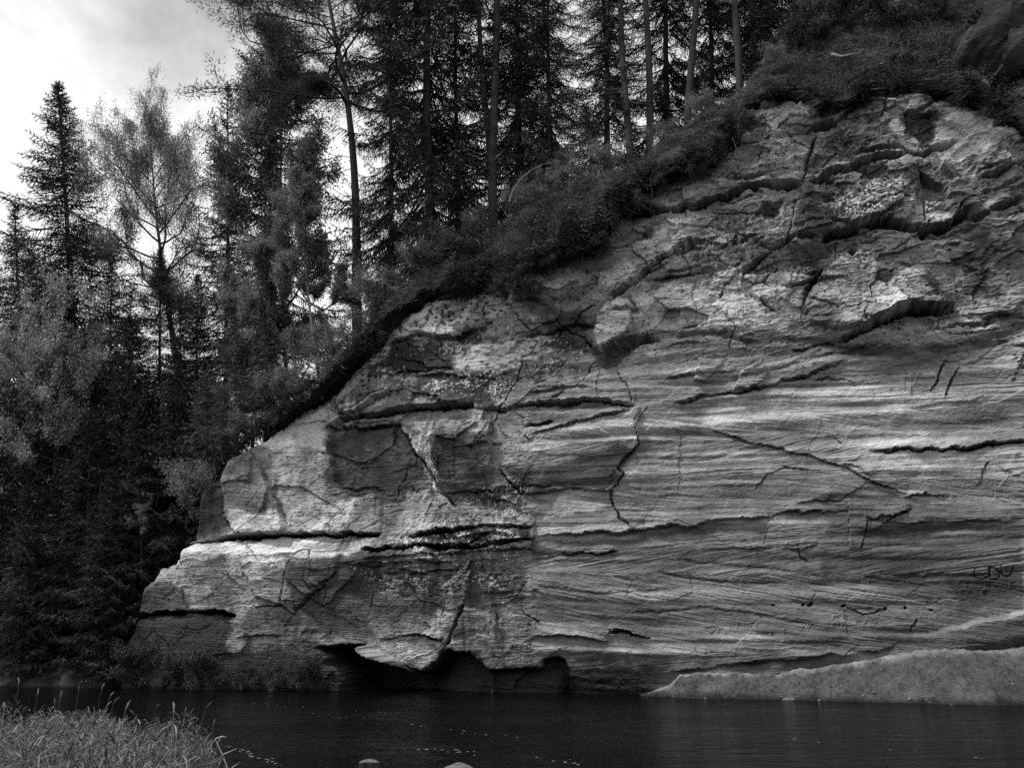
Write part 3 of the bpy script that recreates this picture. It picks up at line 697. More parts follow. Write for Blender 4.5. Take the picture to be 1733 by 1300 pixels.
# ---- 7. words scratched into the stone
STROKES = []
def arc(cx, cy, rx, ry, a0, a1, n=9):
    return [(cx + rx * math.cos(math.radians(a)), cy + ry * math.sin(math.radians(a))) for a in np.linspace(a0, a1, n)]
GLY = {'U': [[(0,0),(0,.65)] + arc(.5, .65, .5, .35, 180, 0, 7) + [(1,0)]], 'D': [[(0,0),(0,1)], [(0,0),(.55,.05),(1,.4),(.95,.7),(.6,.97),(0,1)]], 'L': [[(0,0),(0,1),(.9,1)]],
       'S': [[(.95,.1),(.4,0),(.05,.25),(.5,.5),(.95,.75),(.5,1),(0,.9)]], 'E': [[(.9,0),(0,0),(0,1),(.9,1)],[(0,.5),(.7,.5)]], 'J': [[(.7,0),(.7,.8),(.35,1),(0,.8)]], 'I': [[(.5,0),(.5,1)]],
       'N': [[(0,1),(0,0),(.9,1),(.9,0)]], 'A': [[(0,1),(.5,0),(1,1)],[(.2,.6),(.8,.6)]], 'V': [[(0,0),(.5,1),(1,0)]], 'F': [[(.9,0),(0,0),(0,1)],[(0,.5),(.7,.5)]], 'O': [arc(.5, .5, .5, .5, 0, 360, 10)],
       'K': [[(0,0),(0,1)],[(.9,0),(0,.5),(.9,1)]], 'T': [[(0,0),(1,0)],[(.5,0),(.5,1)]], 'M': [[(0,1),(0,0),(.5,.6),(1,0),(1,1)]], 'R': [[(0,1),(0,0),(.8,.1),(.8,.4),(0,.5),(.9,1)]], '1': [[(.2,.2),(.5,0),(.5,1)]],
       '9': [arc(.5,.3,.4,.3,0,360,8), [(.9,.3),(.7,1)]], '8': [arc(.5,.27,.35,.25,0,360,8), arc(.5,.75,.42,.25,0,360,8)], '6': [arc(.5,.7,.4,.3,0,360,8), [(.1,.7),(.4,0)]], 'G': [[(.9,.15),(.4,0),(0,.5),(.4,1),(.9,.85),(.9,.5),(.5,.5)]],
       'P': [[(0,1),(0,0),(.8,.1),(.8,.45),(0,.55)]], 'Y': [[(0,0),(.5,.5),(1,0)],[(.5,.5),(.5,1)]], 'B': [[(0,0),(0,1),(.8,.9),(.8,.6),(0,.5),(.7,.35),(.7,.1),(0,0)]],
       'C': [[(.9,.1),(.4,0),(0,.5),(.4,1),(.9,.9)]], 'H': [[(0,0),(0,1)],[(.9,0),(.9,1)],[(0,.5),(.9,.5)]],
       'h': [[(0.5,1),(0,.45),(.05,.1),(.3,0),(.5,.25),(.7,0),(.95,.1),(1,.45),(.5,1)]]}
RW = np.random.default_rng(9)
def write(txt, x, y, w, h, gap, slope=0.0, sw=1.3, dep=0.035):
    w0, h0, dep0 = w, h, dep
    for c in txt:
        w, h, dep = w0 * RW.uniform(.8, 1.2), h0 * RW.uniform(.82, 1.15), dep0 * (RW.uniform(.5, 1.2) if h0 < 15 else 1.1)
        y += RW.normal() * h0 * .05
        if c != ' ':
            for st in GLY[c]:
                STROKES.append(([(x + u * w + RW.normal() * w * .05, y + v * h + slope * (u * w) + RW.normal() * h * .05) for u, v in st], sw, dep))
        x += w + gap; y += slope * (w + gap)
write('U', 1649.5, 965, 21, 19, 0, -.02, 1.25, .07); write('D', 1676, 962, 15, 18, 0, 0, 1.25, .07); write('U', 1695, 960, 16, 20, 0, 0, 1.25, .07)
write('ST SEJNE', 1622, 989, 7.5, 7.5, 5.2, -.01, 1.1, .04); write('DATE', 1628, 1001, 6.5, 7.5, 6, 0, 1.0, .035)
write('EC', 1570, 1017, 8, 9, 5, 0, 1.0, .035)
write('MORNIR', 1281, 1072, 3.6, 5, 1.4, 0, 1.0, .05); write('KV', 1360, 1060, 6, 8, 4, 0, 1.1, .04); write('1988', 1402, 1056, 5, 7, 3, 0, 1.1, .04); write('EJ', 1452, 1052, 6, 6, 5, 0, 1.1, .035); write('S', 1481, 1055, 7, 6, 0, 0, 1.1, .035)
write('h', 1194, 1063, 18, 12, 0, 0, 1.0, .035); write('E', 1219, 1066, 5, 6, 0, 0, 1.0, .035); write('FMTI', 1250, 1056, 6, 7, 4, 0, 1.0, .035); write('G', 1328, 1067, 5, 8, 0, 0, 1.0, .03)
write('1TE', 1453, 978, 6, 9, 5, 0, 1.0, .03); write('AK', 1522, 977, 7, 9, 3, 0, 1.0, .03); write('PRIT', 1412, 1044, 5, 6, 2, 0, 1.0, .03); write('AIR', 946, 1098, 4, 6, 1.5, 0, 1.0, .045)
write('JERO', 864, 1094, 6, 7, 2.4, 0, 1.0, .045); write('MIBH', 706, 1093, 5, 7, 3, 0, 1.0, .035); write('G', 1063, 1102, 7, 8, 0, 0, 1.0, .04)
SD_CARVE = np.full(len(s1), 99.0)
for pts, sw, dep in STROKES:
    p = np.asarray(pts, float)
    i = np.nonzero((QX0 > p[:, 0].min() - 5) & (QX0 < p[:, 0].max() + 5) & (QY0 > p[:, 1].min() - 5) & (QY0 < p[:, 1].max() + 5))[0]
    d, _ = seg_dist(QX0[i], QY0[i], pts)
    D[i] -= dep * np.clip(1.35 - d / sw, 0, 1)
    SD_CARVE[i] = np.minimum(SD_CARVE[i], d / sw)

# ---- 8. assemble: above the rim the sheet turns back into the hill
over = np.maximum(z1 - zt1, 0)
edge = sst(z1, zt1 - 0.35, zt1) * 0.14
zz = np.minimum(z1, zt1)
Dd = np.where(over > 0, D * np.exp(-over * 3), D) - edge - over * 3.0
V1 = ORI + TAN * s1[:, None] + NRM * Dd[:, None]
V1[:, 2] = zz + np.where(over > 0, over * 0.05, 0)
idx = np.full(S.shape, -1, np.int64); idx[keep] = np.arange(len(s1))
a, b, c, d = idx[:-1, :-1], idx[1:, :-1], idx[1:, 1:], idx[:-1, 1:]
ok = (a >= 0) & (b >= 0) & (c >= 0) & (d >= 0)
Q = np.stack([a[ok], b[ok], c[ok], d[ok]], -1)

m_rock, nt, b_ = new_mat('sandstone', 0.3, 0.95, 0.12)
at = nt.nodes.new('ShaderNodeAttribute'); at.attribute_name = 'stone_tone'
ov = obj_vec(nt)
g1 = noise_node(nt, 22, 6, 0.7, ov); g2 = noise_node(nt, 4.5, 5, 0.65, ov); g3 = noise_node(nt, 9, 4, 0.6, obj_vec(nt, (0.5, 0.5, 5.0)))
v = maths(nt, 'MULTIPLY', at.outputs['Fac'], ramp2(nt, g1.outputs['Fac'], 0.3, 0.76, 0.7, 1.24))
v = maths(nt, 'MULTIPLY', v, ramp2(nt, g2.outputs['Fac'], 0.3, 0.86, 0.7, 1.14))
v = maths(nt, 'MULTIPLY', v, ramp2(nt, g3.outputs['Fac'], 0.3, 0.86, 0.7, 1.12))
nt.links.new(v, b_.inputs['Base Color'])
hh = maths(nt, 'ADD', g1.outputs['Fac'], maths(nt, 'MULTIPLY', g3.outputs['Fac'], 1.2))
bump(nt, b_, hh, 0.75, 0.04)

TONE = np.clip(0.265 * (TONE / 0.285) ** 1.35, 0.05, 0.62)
fc = V1[Q].mean(1)
fx, fy = QX0[Q].mean(1), QY0[Q].mean(1)
fo = over[Q].max(1)
owner = np.zeros(len(Q), int)
keys = list(SLABS)
for k, key in enumerate(keys, 1):
    p = np.asarray(SLABS[key][0], float)
    i = np.nonzero((fx > p[:, 0].min()) & (fx < p[:, 0].max()) & (fy > p[:, 1].min()) & (fy < p[:, 1].max()) & (fo <= 0))[0]
    if len(i): owner[i[poly_sd(fx[i], fy[i], SLABS[key][0]) > 0]] = k
owner[(SD_CARVE[Q].min(1) < 1.1)] = -1

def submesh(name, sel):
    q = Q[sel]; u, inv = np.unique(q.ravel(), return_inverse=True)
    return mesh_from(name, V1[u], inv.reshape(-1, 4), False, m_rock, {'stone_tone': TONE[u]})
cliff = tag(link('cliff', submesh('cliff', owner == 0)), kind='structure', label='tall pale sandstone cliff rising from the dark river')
for k, key in enumerate(keys, 1):
    if (owner == k).sum() > 20:
        o = link('rock_slab', submesh('rock_slab', owner == k), cliff)
        if SLABS[key][1]: o['label'] = SLABS[key][1]
o = link('carved_lettering', submesh('carved_lettering', owner == -1), cliff); o['label'] = 'scratched names and letters in the soft stone'
# ====================================================================== GROUND, HILL, WATER
m_soil, nt, b_ = new_mat('forest_soil', 0.05, 0.95, 0.1)
n = noise_node(nt, 2.2, 6, 0.65, obj_vec(nt)); n2 = noise_node(nt, 14, 4, 0.6, obj_vec(nt))
v = maths(nt, 'MULTIPLY', ramp2(nt, n.outputs['Fac'], 0.3, 0.5, 0.7, 1.6), ramp2(nt, n2.outputs['Fac'], 0.3, 0.6, 0.7, 1.4))
nt.links.new(maths(nt, 'MULTIPLY', v, 0.030), b_.inputs['Base Color'])
bump(nt, b_, n2.outputs['Fac'], 0.8, 0.08)

VS = np.array([[-60, 1.2], [-6, 1.0], [QV[0, 0], QV[0, 1] + .3]] + QV[1:].tolist() + [[QV[-1, 0] + 20, QV[-1, 1] + 3]])
S1400 = sz(1400, 90)[0]
def zveg(s): return np.interp(s, VS[:, 0], VS[:, 1])
def zrim(s): return np.where(s < S_LEFT, 0.0, np.interp(s, QR[:, 0], QR[:, 1]) + 0.22)
def hill_z(s, w):
    """ground height s metres along the cliff and w metres behind its face"""
    s = np.asarray(s, float); w = np.asarray(w, float)
    zr, zv = zrim(s), np.maximum(zveg(s), zrim(s) + 0.2)
    k = sst(s, S1400 - 4.0, S1400 + 3.5)                     # to the right the slope climbs on
    span = 1.1 + 4.5 * k
    rise = zv - zr + 8.0 * k
    t = np.clip((w + 0.35) / span, 0, 1)
    z = zr + rise * t ** (0.8) + np.maximum(w + 0.35 - span, 0) * (0.10 + 0.12 * k)
    return z + 0.22 * fbm(s * 0.9, w * 0.9, 60, 4) * np.clip(w + .4, 0, 1) + k * 0.9 * (facets(s * .7, w * .7 + s * .2, 8, 1.2)[0] + .35 * fbm(s * 1.6, w * 1.6, 163, 4)) * np.clip(w + .3, 0, 1)

hs = np.concatenate([np.arange(-60, -3, 1.2), np.arange(-3, S_RIGHT, 0.14), np.arange(S_RIGHT, 75, 1.5)])
hw = np.concatenate([[0.5, 0.1, -0.25], np.arange(-0.4, 2.5, 0.14), np.arange(2.5, 8, 0.3), np.arange(8, 45, 1.2)])
HS, HW = np.meshgrid(hs, hw, indexing='ij')
HW = HW.copy(); lip = np.zeros(HS.shape)
qlip = np.interp(hs, [sz(x, 500)[0] for x in (560, 640, 720, 800, 880, 960, 1060, 1100, 1200, 1250, 1280, 1640, 1690, 1733)], [.02, .06, .05, .06, .45, 1.1, 1.2, .15, .7, .4, .0, .0, .3, .5])
qlip = np.where(hs < 0, 0.1, qlip)
S430 = sz(455, 715)[0]
qlip = qlip * sst(hs, S430 - 1, S430 + 1)
HZ = hill_z(HS, np.maximum(HW, -0.35))
hang = (qlip * np.clip(2.4 * vn(hs * 1.1, hs * 0, 62) * vn(hs * 4.5, hs * 0, 161) + .25 * vn(hs * 13, hs * 0, 162), .05, 1.5))[:, None]
HZ[:, 0] = hill_z(hs, hs * 0 - 0.3) - 0.10
HZ[:, 1] = hill_z(hs, hs * 0 - 0.3) - 0.18 - hang[:, 0] * 0.5
HZ[:, 2] = hill_z(hs, hs * 0 - 0.3) - 0.14 - hang[:, 0]
HW[:, 2:8] -= hang * np.array([0.5, 1.0, 1.1, .9, .6, .3])[None, :]
HW += ((.30 + .35 * fbm(hs * 1.6, hs * 0, 173, 3)) * sst(hs, sz(900, 470)[0], sz(840, 480)[0]) * (hs > S_LEFT))[:, None] * (HW < 1.2)
HZ[:, :3] += (0.16 * sst(hs, sz(900, 470)[0], sz(840, 480)[0]) * (hs > S_LEFT))[:, None]
sunk = (HS > S_LEFT + .2) & (HS < S430 - .2) & (HW < 2.7)
HW += (0.34 * fbm(HS * .8, HZ * .8, 167, 3) + 0.24 * fbm(HS * 2.0, HZ * 2.0, 63, 4) + 0.12 * fbm(HS * 6, HZ * 6, 164, 2)) * sst(HW, 2.4, .8)
HZ += 0.22 * fbm(HS * 1.5, HW * 1.5, 168, 4) * sst(HW, 3, 1) * sst(HW, -.5, .2)
HZ = np.where(sunk, np.minimum(HZ, -.35), HZ); HW = np.where((HS > S_LEFT + .2) & (HS < S430 + .35) & (HW < 2.7), np.maximum(HW, .7), HW)
HV = ORI + TAN * HS[..., None] - NRM * HW[..., None]; HV[..., 2] = HZ
ni, nj = HS.shape
gi, gj = np.meshgrid(np.arange(ni - 1), np.arange(nj - 1), indexing='ij')
HF = np.stack([gi * nj + gj, (gi + 1) * nj + gj, (gi + 1) * nj + gj + 1, gi * nj + gj + 1], -1).reshape(-1, 4)
ni_h, nj_h = ni, nj
hsm, hwm = HS[gi, gj], HW[gi, gj]
gone = ((hsm > S_LEFT + .25) & (hsm < S430 - .2) & (hwm < 2.6)).reshape(-1)
hill = tag(link('hillside', mesh_from('hillside', HV.reshape(-1, 3), HF, True, m_soil)), kind='structure')

def hill_point(s, w):
    p = ORI + TAN * np.asarray(s)[..., None] - NRM * np.asarray(w)[..., None]
    p[..., 2] = hill_z(s, w)
    return p

# ---- river bed and far ground: one sheet to the horizon, the river sheet above it
m_bed, nt, b_ = new_mat('river_bed', 0.03, 0.9, 0.1)
nt.links.new(maths(nt, 'MULTIPLY', noise_node(nt, 1.5, 5, 0.6, obj_vec(nt)).outputs['Fac'], 0.05), b_.inputs['Base Color'])
link_ground = tag(link('ground', mesh_from('ground', [[-900, -900, -1.6], [900, -900, -1.6], [900, 900, -1.6], [-900, 900, -1.6]], [[0, 1, 2, 3]], False, m_bed)), kind='structure')

m_water, nt, b_ = new_mat('river_water', 0.002, 0.12, 0.06)
b_.inputs['IOR'].default_value = 1.33
ov = obj_vec(nt, (0.55, 1.5, 1))
r1 = noise_node(nt, 1.6, 3, 0.5, ov, 0.4); r2 = noise_node(nt, 7.0, 3, 0.6, obj_vec(nt, (0.6, 1.6, 1)), 0.5); r3 = noise_node(nt, 0.22, 2, 0.5, obj_vec(nt))
amp_ = ramp2(nt, r3.outputs['Fac'], 0.40, 0.25, 0.62, 1.0)
hgt = maths(nt, 'ADD', maths(nt, 'MULTIPLY', r1.outputs['Fac'], 1.0), maths(nt, 'MULTIPLY', maths(nt, 'MULTIPLY', r2.outputs['Fac'], amp_), 0.55))
bump(nt, b_, hgt, 0.8, 0.15)
wx_ = np.linspace(-140, 140, 2); 
tag(link('river', mesh_from('river', [[-140, -40, 0], [140, -40, 0], [140, 70, 0], [-140, 70, 0]], [[0, 1, 2, 3]], False, m_water)), kind='structure')

# ---- sand bank at the foot of the wall
m_sand, nt, b_ = new_mat('sand', 0.3, 0.95, 0.1)
ov = obj_vec(nt)
n1 = noise_node(nt, 20, 6, 0.7, ov); n2 = noise_node(nt, 1.6, 4, 0.6, ov)
at = nt.nodes.new('ShaderNodeAttribute'); at.attribute_name = 'stone_tone'
v = maths(nt, 'MULTIPLY', ramp2(nt, n1.outputs['Fac'], 0.3, 0.7, 0.7, 1.2), ramp2(nt, n2.outputs['Fac'], 0.3, 0.8, 0.7, 1.2))
nt.links.new(maths(nt, 'MULTIPLY', v, at.outputs['Fac']), b_.inputs['Base Color'])
bump(nt, b_, n1.outputs['Fac'], 1.0, 0.09)
TOPS = [(1085,1176),(1100,1171),(1133,1158),(1150,1140),(1168,1136),(1202,1134),(1265,1137),(1316,1134),(1375,1127),(1420,1120),(1479,1108),(1531,1100),(1566,1093),(1618,1088),(1652,1091),(1733,1090)]
tq = np.array([sz(*p) for p in TOPS]); tq = np.vstack([tq, [tq[-1, 0] + 6, tq[-1, 1] + .3]])
ss = np.arange(tq[0, 0], tq[-1, 0], 0.035); uu = np.linspace(0, 1, 80)
SS, UU = np.meshgrid(ss, uu, indexing='ij')
top = np.interp(SS, tq[:, 0], tq[:, 1]) * 0.93 + 0.03
top = top + 0.05 * fbm(SS * 1.8, SS * 0, 70, 3) * np.clip(top, 0, 1)
reach = 0.5 + 1.25 * top + 0.12 * fbm(SS * 1.1, SS * 0, 71, 3)
back = 0.5
out = -back + (reach + back) * UU
prof = np.where(out < 0.15, 1.0 - 0.0 * out, np.clip(1 - (out - 0.15) / (reach - 0.15), 0, 1) ** 0.75)
cut = sst(SS, sz(1640, 1170)[0], sz(1660, 1170)[0])
SH = top * prof - 0.10 * UU ** 3 + (0.09 * fbm(SS * 2.2, out * 2.2, 72, 5, .6) + 0.05 * fbm(SS * 7, out * 7, 73, 3)) * np.clip(prof * 3, 0.3, 1)
SH = SH + np.clip(prof * 3, .2, 1) * (0.07 * sst(vn(SS * 6, out * 6, 77) * .5 + vn(SS * 13, out * 13, 78) * .5, .52, .72) - .05 * sst(vn(SS * 4, out * 8, 79), .6, .8)) * sst(prof, 1.0, .9)
SH = SH - cut * 0.12 * sst(prof, 0.42, 0.30) * sst(prof, 0.0, 0.25)
SV = ORI + TAN * SS[..., None] + NRM * out[..., None]; SV[..., 2] = SH - 0.05
ni, nj = SS.shape
gi, gj = np.meshgrid(np.arange(ni - 1), np.arange(nj - 1), indexing='ij')
SF = np.stack([gi * nj + gj, gi * nj + gj + 1, (gi + 1) * nj + gj + 1, (gi + 1) * nj + gj], -1).reshape(-1, 4)
stn = 0.165 * (0.75 + 0.5 * vn(SS * 2, out * 3, 74)) * (0.60 + 0.85 * sst(prof, 0.82, 0.98)) * (1 + .3 * fbm(SS * 2.5, out * 4, 171, 4, .7)) * (1 - 0.72 * sst(SH + .08 * fbm(SS * 2, out * 2, 172, 3), 0.26, 0.06))  # top of the bank painted as lit, wet and darker near water
stn *= 1 - 0.35 * sst(vn(SS * 11, out * 11, 75) * .6 + vn(SS * 23, out * 23, 76) * .4, 0.5, 0.75) * sst(prof, .95, .7)
tag(link('sand_bank', mesh_from('sand_bank', SV.reshape(-1, 3), SF, False, m_sand, {'stone_tone': stn.ravel()})), kind='structure')

# ---- near bank under the tall grass
bx = np.arange(-40, 6, 0.25); by = np.arange(-12, 14.5, 0.25)
BX, BY = np.meshgrid(bx, by, indexing='ij')
def near_bank(x, y):
    edge = np.interp(y, [-12, 3.5, 5, 6.5, 7.6, 8.6, 9.6, 10.5, 11.3, 12.0, 12.6, 13.4, 14.5], [6, 5, 1.5, -1.6, -2.3, -3.0, -2.85, -2.95, -3.15, -3.7, -5.5, -11, -20])
    e = edge - x + 0.25 * fbm(x * .8, y * .8, 76, 3)
    far = 13.1 + 0.25 * np.sin(x * 1.3) - y
    return 0.42 * sst(np.minimum(e, far), -0.2, 0.9) - 0.25 + 0.04 * fbm(x * 1.5, y * 1.5, 77, 3)
BZ = near_bank(BX, BY)
BVt = np.stack([BX, BY, BZ], -1)
ni, nj = BX.shape
gi, gj = np.meshgrid(np.arange(ni - 1), np.arange(nj - 1), indexing='ij')
BF = np.stack([gi * nj + gj, (gi + 1) * nj + gj, (gi + 1) * nj + gj + 1, gi * nj + gj + 1], -1).reshape(-1, 4)
tag(link('river_bank', mesh_from('river_bank', BVt.reshape(-1, 3), BF, True, m_soil)), kind='structure')

# ---- unseen wooded slope behind the viewpoint, added to block the low front sky
m_wood, nt, b_ = new_mat('added_wood', 0.04, 0.95, 0.1)
wxs, wys = np.arange(-110, 111, 2.0), np.arange(-70, -11, 1.5)
WX, WY = np.meshgrid(wxs, wys, indexing='ij')
WZ = -0.6 + 15 * sst(-WY, 13, 34) * (1 + .35 * fbm(WX * .12, WY * .12, 78, 4)) + 2.2 * np.abs(fbm(WX * .4, WY * .4, 79, 3)) * sst(-WY, 13, 18)
ni, nj = WX.shape
gi, gj = np.meshgrid(np.arange(ni - 1), np.arange(nj - 1), indexing='ij')
WF = np.stack([gi * nj + gj, (gi + 1) * nj + gj, (gi + 1) * nj + gj + 1, gi * nj + gj + 1], -1).reshape(-1, 4)
tag(link('added_woods', mesh_from('added_woods', np.stack([WX, WY, WZ], -1).reshape(-1, 3), WF, False, m_wood)), kind='stuff')

# ---- dark rock bluff standing on the slope at the upper right
m_bluff, nt, b_ = new_mat('weathered_stone', 0.08, 0.95, 0.1)
n = noise_node(nt, 2.5, 7, 0.68, obj_vec(nt, (1, 1, 2.2)))
nt.links.new(ramp2(nt, n.outputs['Fac'], 0.3, 0.018, 0.7, 0.075), b_.inputs['Base Color']); bump(nt, b_, n.outputs['Fac'], 0.9, 0.1)
th, ph = np.meshgrid(np.linspace(0, 2 * math.pi, 121)[:-1], np.linspace(0.02, math.pi - .02, 80), indexing='ij')
DX, DY, DZ = np.cos(th) * np.sin(ph), np.sin(th) * np.sin(ph), np.cos(ph)
sx = lambda v, e: np.sign(v) * np.abs(v) ** e
ff, fe = facets(DX * 2.2 + 5, DZ * 2.6 + DY * 1.5, 6, .9)
rr_ = 1 + 0.20 * fbm(DX * 1.6 + 4, DZ * 1.6 + DY, 64, 4) + 0.26 * ff + 0.03 * vn(DZ * 9 + DX, DX * 2, 65)
ctr = on_wall(1738, 82, 1.0)
BL = np.stack([sx(DX, .8) * 2.5 * rr_, sx(DY, .8) * 2.0 * rr_, sx(DZ, .8) * 2.1 * rr_], -1)
BL[..., 0] += 0.42 * BL[..., 2]
n1_, n2_ = th.shape
gi, gj = np.meshgrid(np.arange(n1_), np.arange(n2_ - 1), indexing='ij')
g2_ = (gi + 1) % n1_
BLF = np.stack([gi * n2_ + gj, gi * n2_ + gj + 1, g2_ * n2_ + gj + 1, g2_ * n2_ + gj], -1).reshape(-1, 4)
o = link('rock_outcrop', mesh_from('rock_outcrop', BL.reshape(-1, 3), BLF, False, m_bluff), loc=ctr)
tag(o, 'dark rounded rock bluff above the cliff at the upper right corner', 'rock')
# ====================================================================== TREES
m_spruce = foliage_mat('spruce_needles', 0.036, 0.6, 0.25)
m_young = foliage_mat('young_spruce_needles', 0.085, 0.5, 0.25)
m_pine = foliage_mat('pine_needles', 0.07, 0.5, 0.2)
m_leaf = foliage_mat('alder_leaves', 0.18, 0.55, 0.4, 0.35)
m_birch = foliage_mat('birch_leaves', 0.24, 0.4, 0.6, 0.3)
m_willow = foliage_mat('willow_leaves', 0.28, 0.6, 0.3, 0.4)
m_bark = bark_mat('spruce_bark', 0.05)
m_pbark = bark_mat('pine_bark', 0.05, (6, 6, 2.0), 0.5, 1.4)
m_bbark = bark_mat('birch_bark', 0.30, (3, 3, 5.0), 0.2, 1.3)
m_twig = bark_mat('dark_twigs', 0.045)

def spruce(H, R, seed, clear=0.02, whorl=0.42, mat=None, droop=1.0, dens=1.0, full=0.75, leafsize=1.0, gaps=0.12):
    """Norway spruce: whorls of drooping branches, each a flat spray hung with needle-clothed shoots"""
    r = np.random.default_rng(seed); wood, limb, leaf = Geo(), Geo(), Geo()
    zz = np.linspace(-0.5, H, 12); rad = 0.0072 * H * (1 - np.clip(zz, 0, H) / H) ** 0.8 + 0.012
    off = np.stack([0.02 * H * 0.1 * np.sin(zz * .4 + seed), 0.015 * H * .1 * np.cos(zz * .31 + seed), zz], 1)
    wood.tube(off, rad, 7)
    h = clear * H + 0.3
    while h < H - 0.15:
        u = h / H
        Lw = R * min(1.0, (1 - u) ** full * 1.06) * (0.45 + 0.55 * sst(np.array(u), -.02, .12 + clear)) + 0.12
        nb = int(r.integers(5, 8)) if H > 6 else int(r.integers(4, 6))
        a0 = r.random() * 6.28
        for k in range(nb):
            if r.random() < gaps: continue
            az = a0 + k * 6.283 / nb + r.normal() * 0.25
            L = Lw * r.uniform(0.62, 1.22)
            e0 = np.interp(u, [0, 0.5, 0.85, 1], [-0.42, -0.15, 0.35, 0.9]) * droop + r.normal() * 0.10
            sag = np.interp(u, [0, .6, 1], [0.30, 0.22, 0.0]) * droop
            n = max(5, int(L / 0.13 * dens)); t = np.linspace(0.06, 1, n)
            ca, sa = math.cos(az), math.sin(az)
            x = L * t * math.cos(e0); zc = h + L * (math.sin(e0) * t - sag * (t - t * t) + 0.16 * droop * t ** 3 * (1 - u))
            C = np.stack([x * ca, x * sa, zc], 1)
            if H > 5: limb.tube(C[:: max(1, n // 4)], np.linspace(0.008 * L + .01, 0.006, len(C[:: max(1, n // 4)])), 3)
            f = np.gradient(C, axis=0); f /= np.linalg.norm(f, axis=1)[:, None]
            side = np.array([-sa, ca, 0.0])
            for sgn in (-1, 1):
                m = n
                sl = np.clip(L * 0.36 * (1 - t) ** 0.7 * sst(t, 0, .25) + 0.10, 0.1, 0.62) * r.uniform(0.55, 1.2, m)
                dirn = f * r.uniform(.35, .9, m)[:, None] + sgn * side * r.uniform(.6, 1.0, m)[:, None]
                dirn[:, 2] -= r.uniform(0.15, 0.85, m) * droop * (0.4 + (1 - u))
                w = 0.055 * leafsize * r.uniform(.7, 1.3, m)
                leaf.blades(C, dirn, sl, w, r); leaf.blades(C, dirn, sl * .9, w, r)
                dn = dirn / np.linalg.norm(dirn, axis=1)[:, None]
                for q in (0.25, 0.5, 0.75):
                    ok = sl > 0.14
                    P = (C + dn * (sl * q)[:, None])[ok]
                    d2 = dn[ok] + r.normal(size=(ok.sum(), 3)) * 0.75; d2[:, 2] -= 0.35 * droop
                    leaf.blades(P, d2, (sl[ok] * (0.75 - 0.4 * q)) * r.uniform(.6, 1.3, ok.sum()) + .05, 0.045 * leafsize, r)
            leaf.blades(C, f + r.normal(size=C.shape) * .4, 0.2, 0.05 * leafsize, r)
        h += whorl * r.uniform(0.7, 1.3) * (0.55 + 0.45 * (1 - u)) * (1 if H > 6 else 0.62)
    # leader
    top = np.array([[0, 0, H - 0.35 + 0.1 * k] for k in range(5)]) + np.r_[0, 0, 0]
    for q in range(3): leaf.blades(top + [off[-1, 0], off[-1, 1], 0], r.normal(size=(5, 3)) * [.7, .7, .2] + [0, 0, .6], 0.2, 0.05, r)
    return wood.mesh('trunk', m_bark, True), (limb.mesh('branches', m_twig) if limb.v else None), leaf.mesh('crown', mat or m_spruce)

def grow(r, P, Dv, L, rad, depth, limb, tips, bend=0.25, up=0.15, split=(2, 4), shrink=0.68, spread=0.6, k=5, droop=0.0):
    """a limb that forks; the twigs' ends are collected in tips"""
    n = 5; pts = [P]; d = Dv / np.linalg.norm(Dv)
    for i in range(n):
        d = d + r.normal(size=3) * bend * 0.35; d[2] += up * 0.3 - droop * (0.25 if depth <= 1 else 0.0); d /= np.linalg.norm(d)
        pts.append(pts[-1] + d * L / n)
    pts = np.array(pts); limb.tube(pts, np.linspace(rad, rad * 0.62, n + 1), k if rad > .03 else 3)
    if depth <= 1:
        for q in (0.35, 0.55, 0.75, 1.0): tips.append((pts[int(q * n)], d, L))
    if depth <= 0: return
    for j in range(int(r.integers(*split)) + 1):
        q = r.uniform(0.35, 1.0) if j else 1.0
        p = pts[min(n, int(q * n))]
        a = r.normal(size=3); a -= d * (a @ d); a /= np.linalg.norm(a) + 1e-9
        grow(r, p, d + a * spread * r.uniform(.6, 1.3), L * shrink * r.uniform(.75, 1.2), rad * 0.56, depth - 1, limb, tips, bend, up, split, shrink, spread, k, droop)

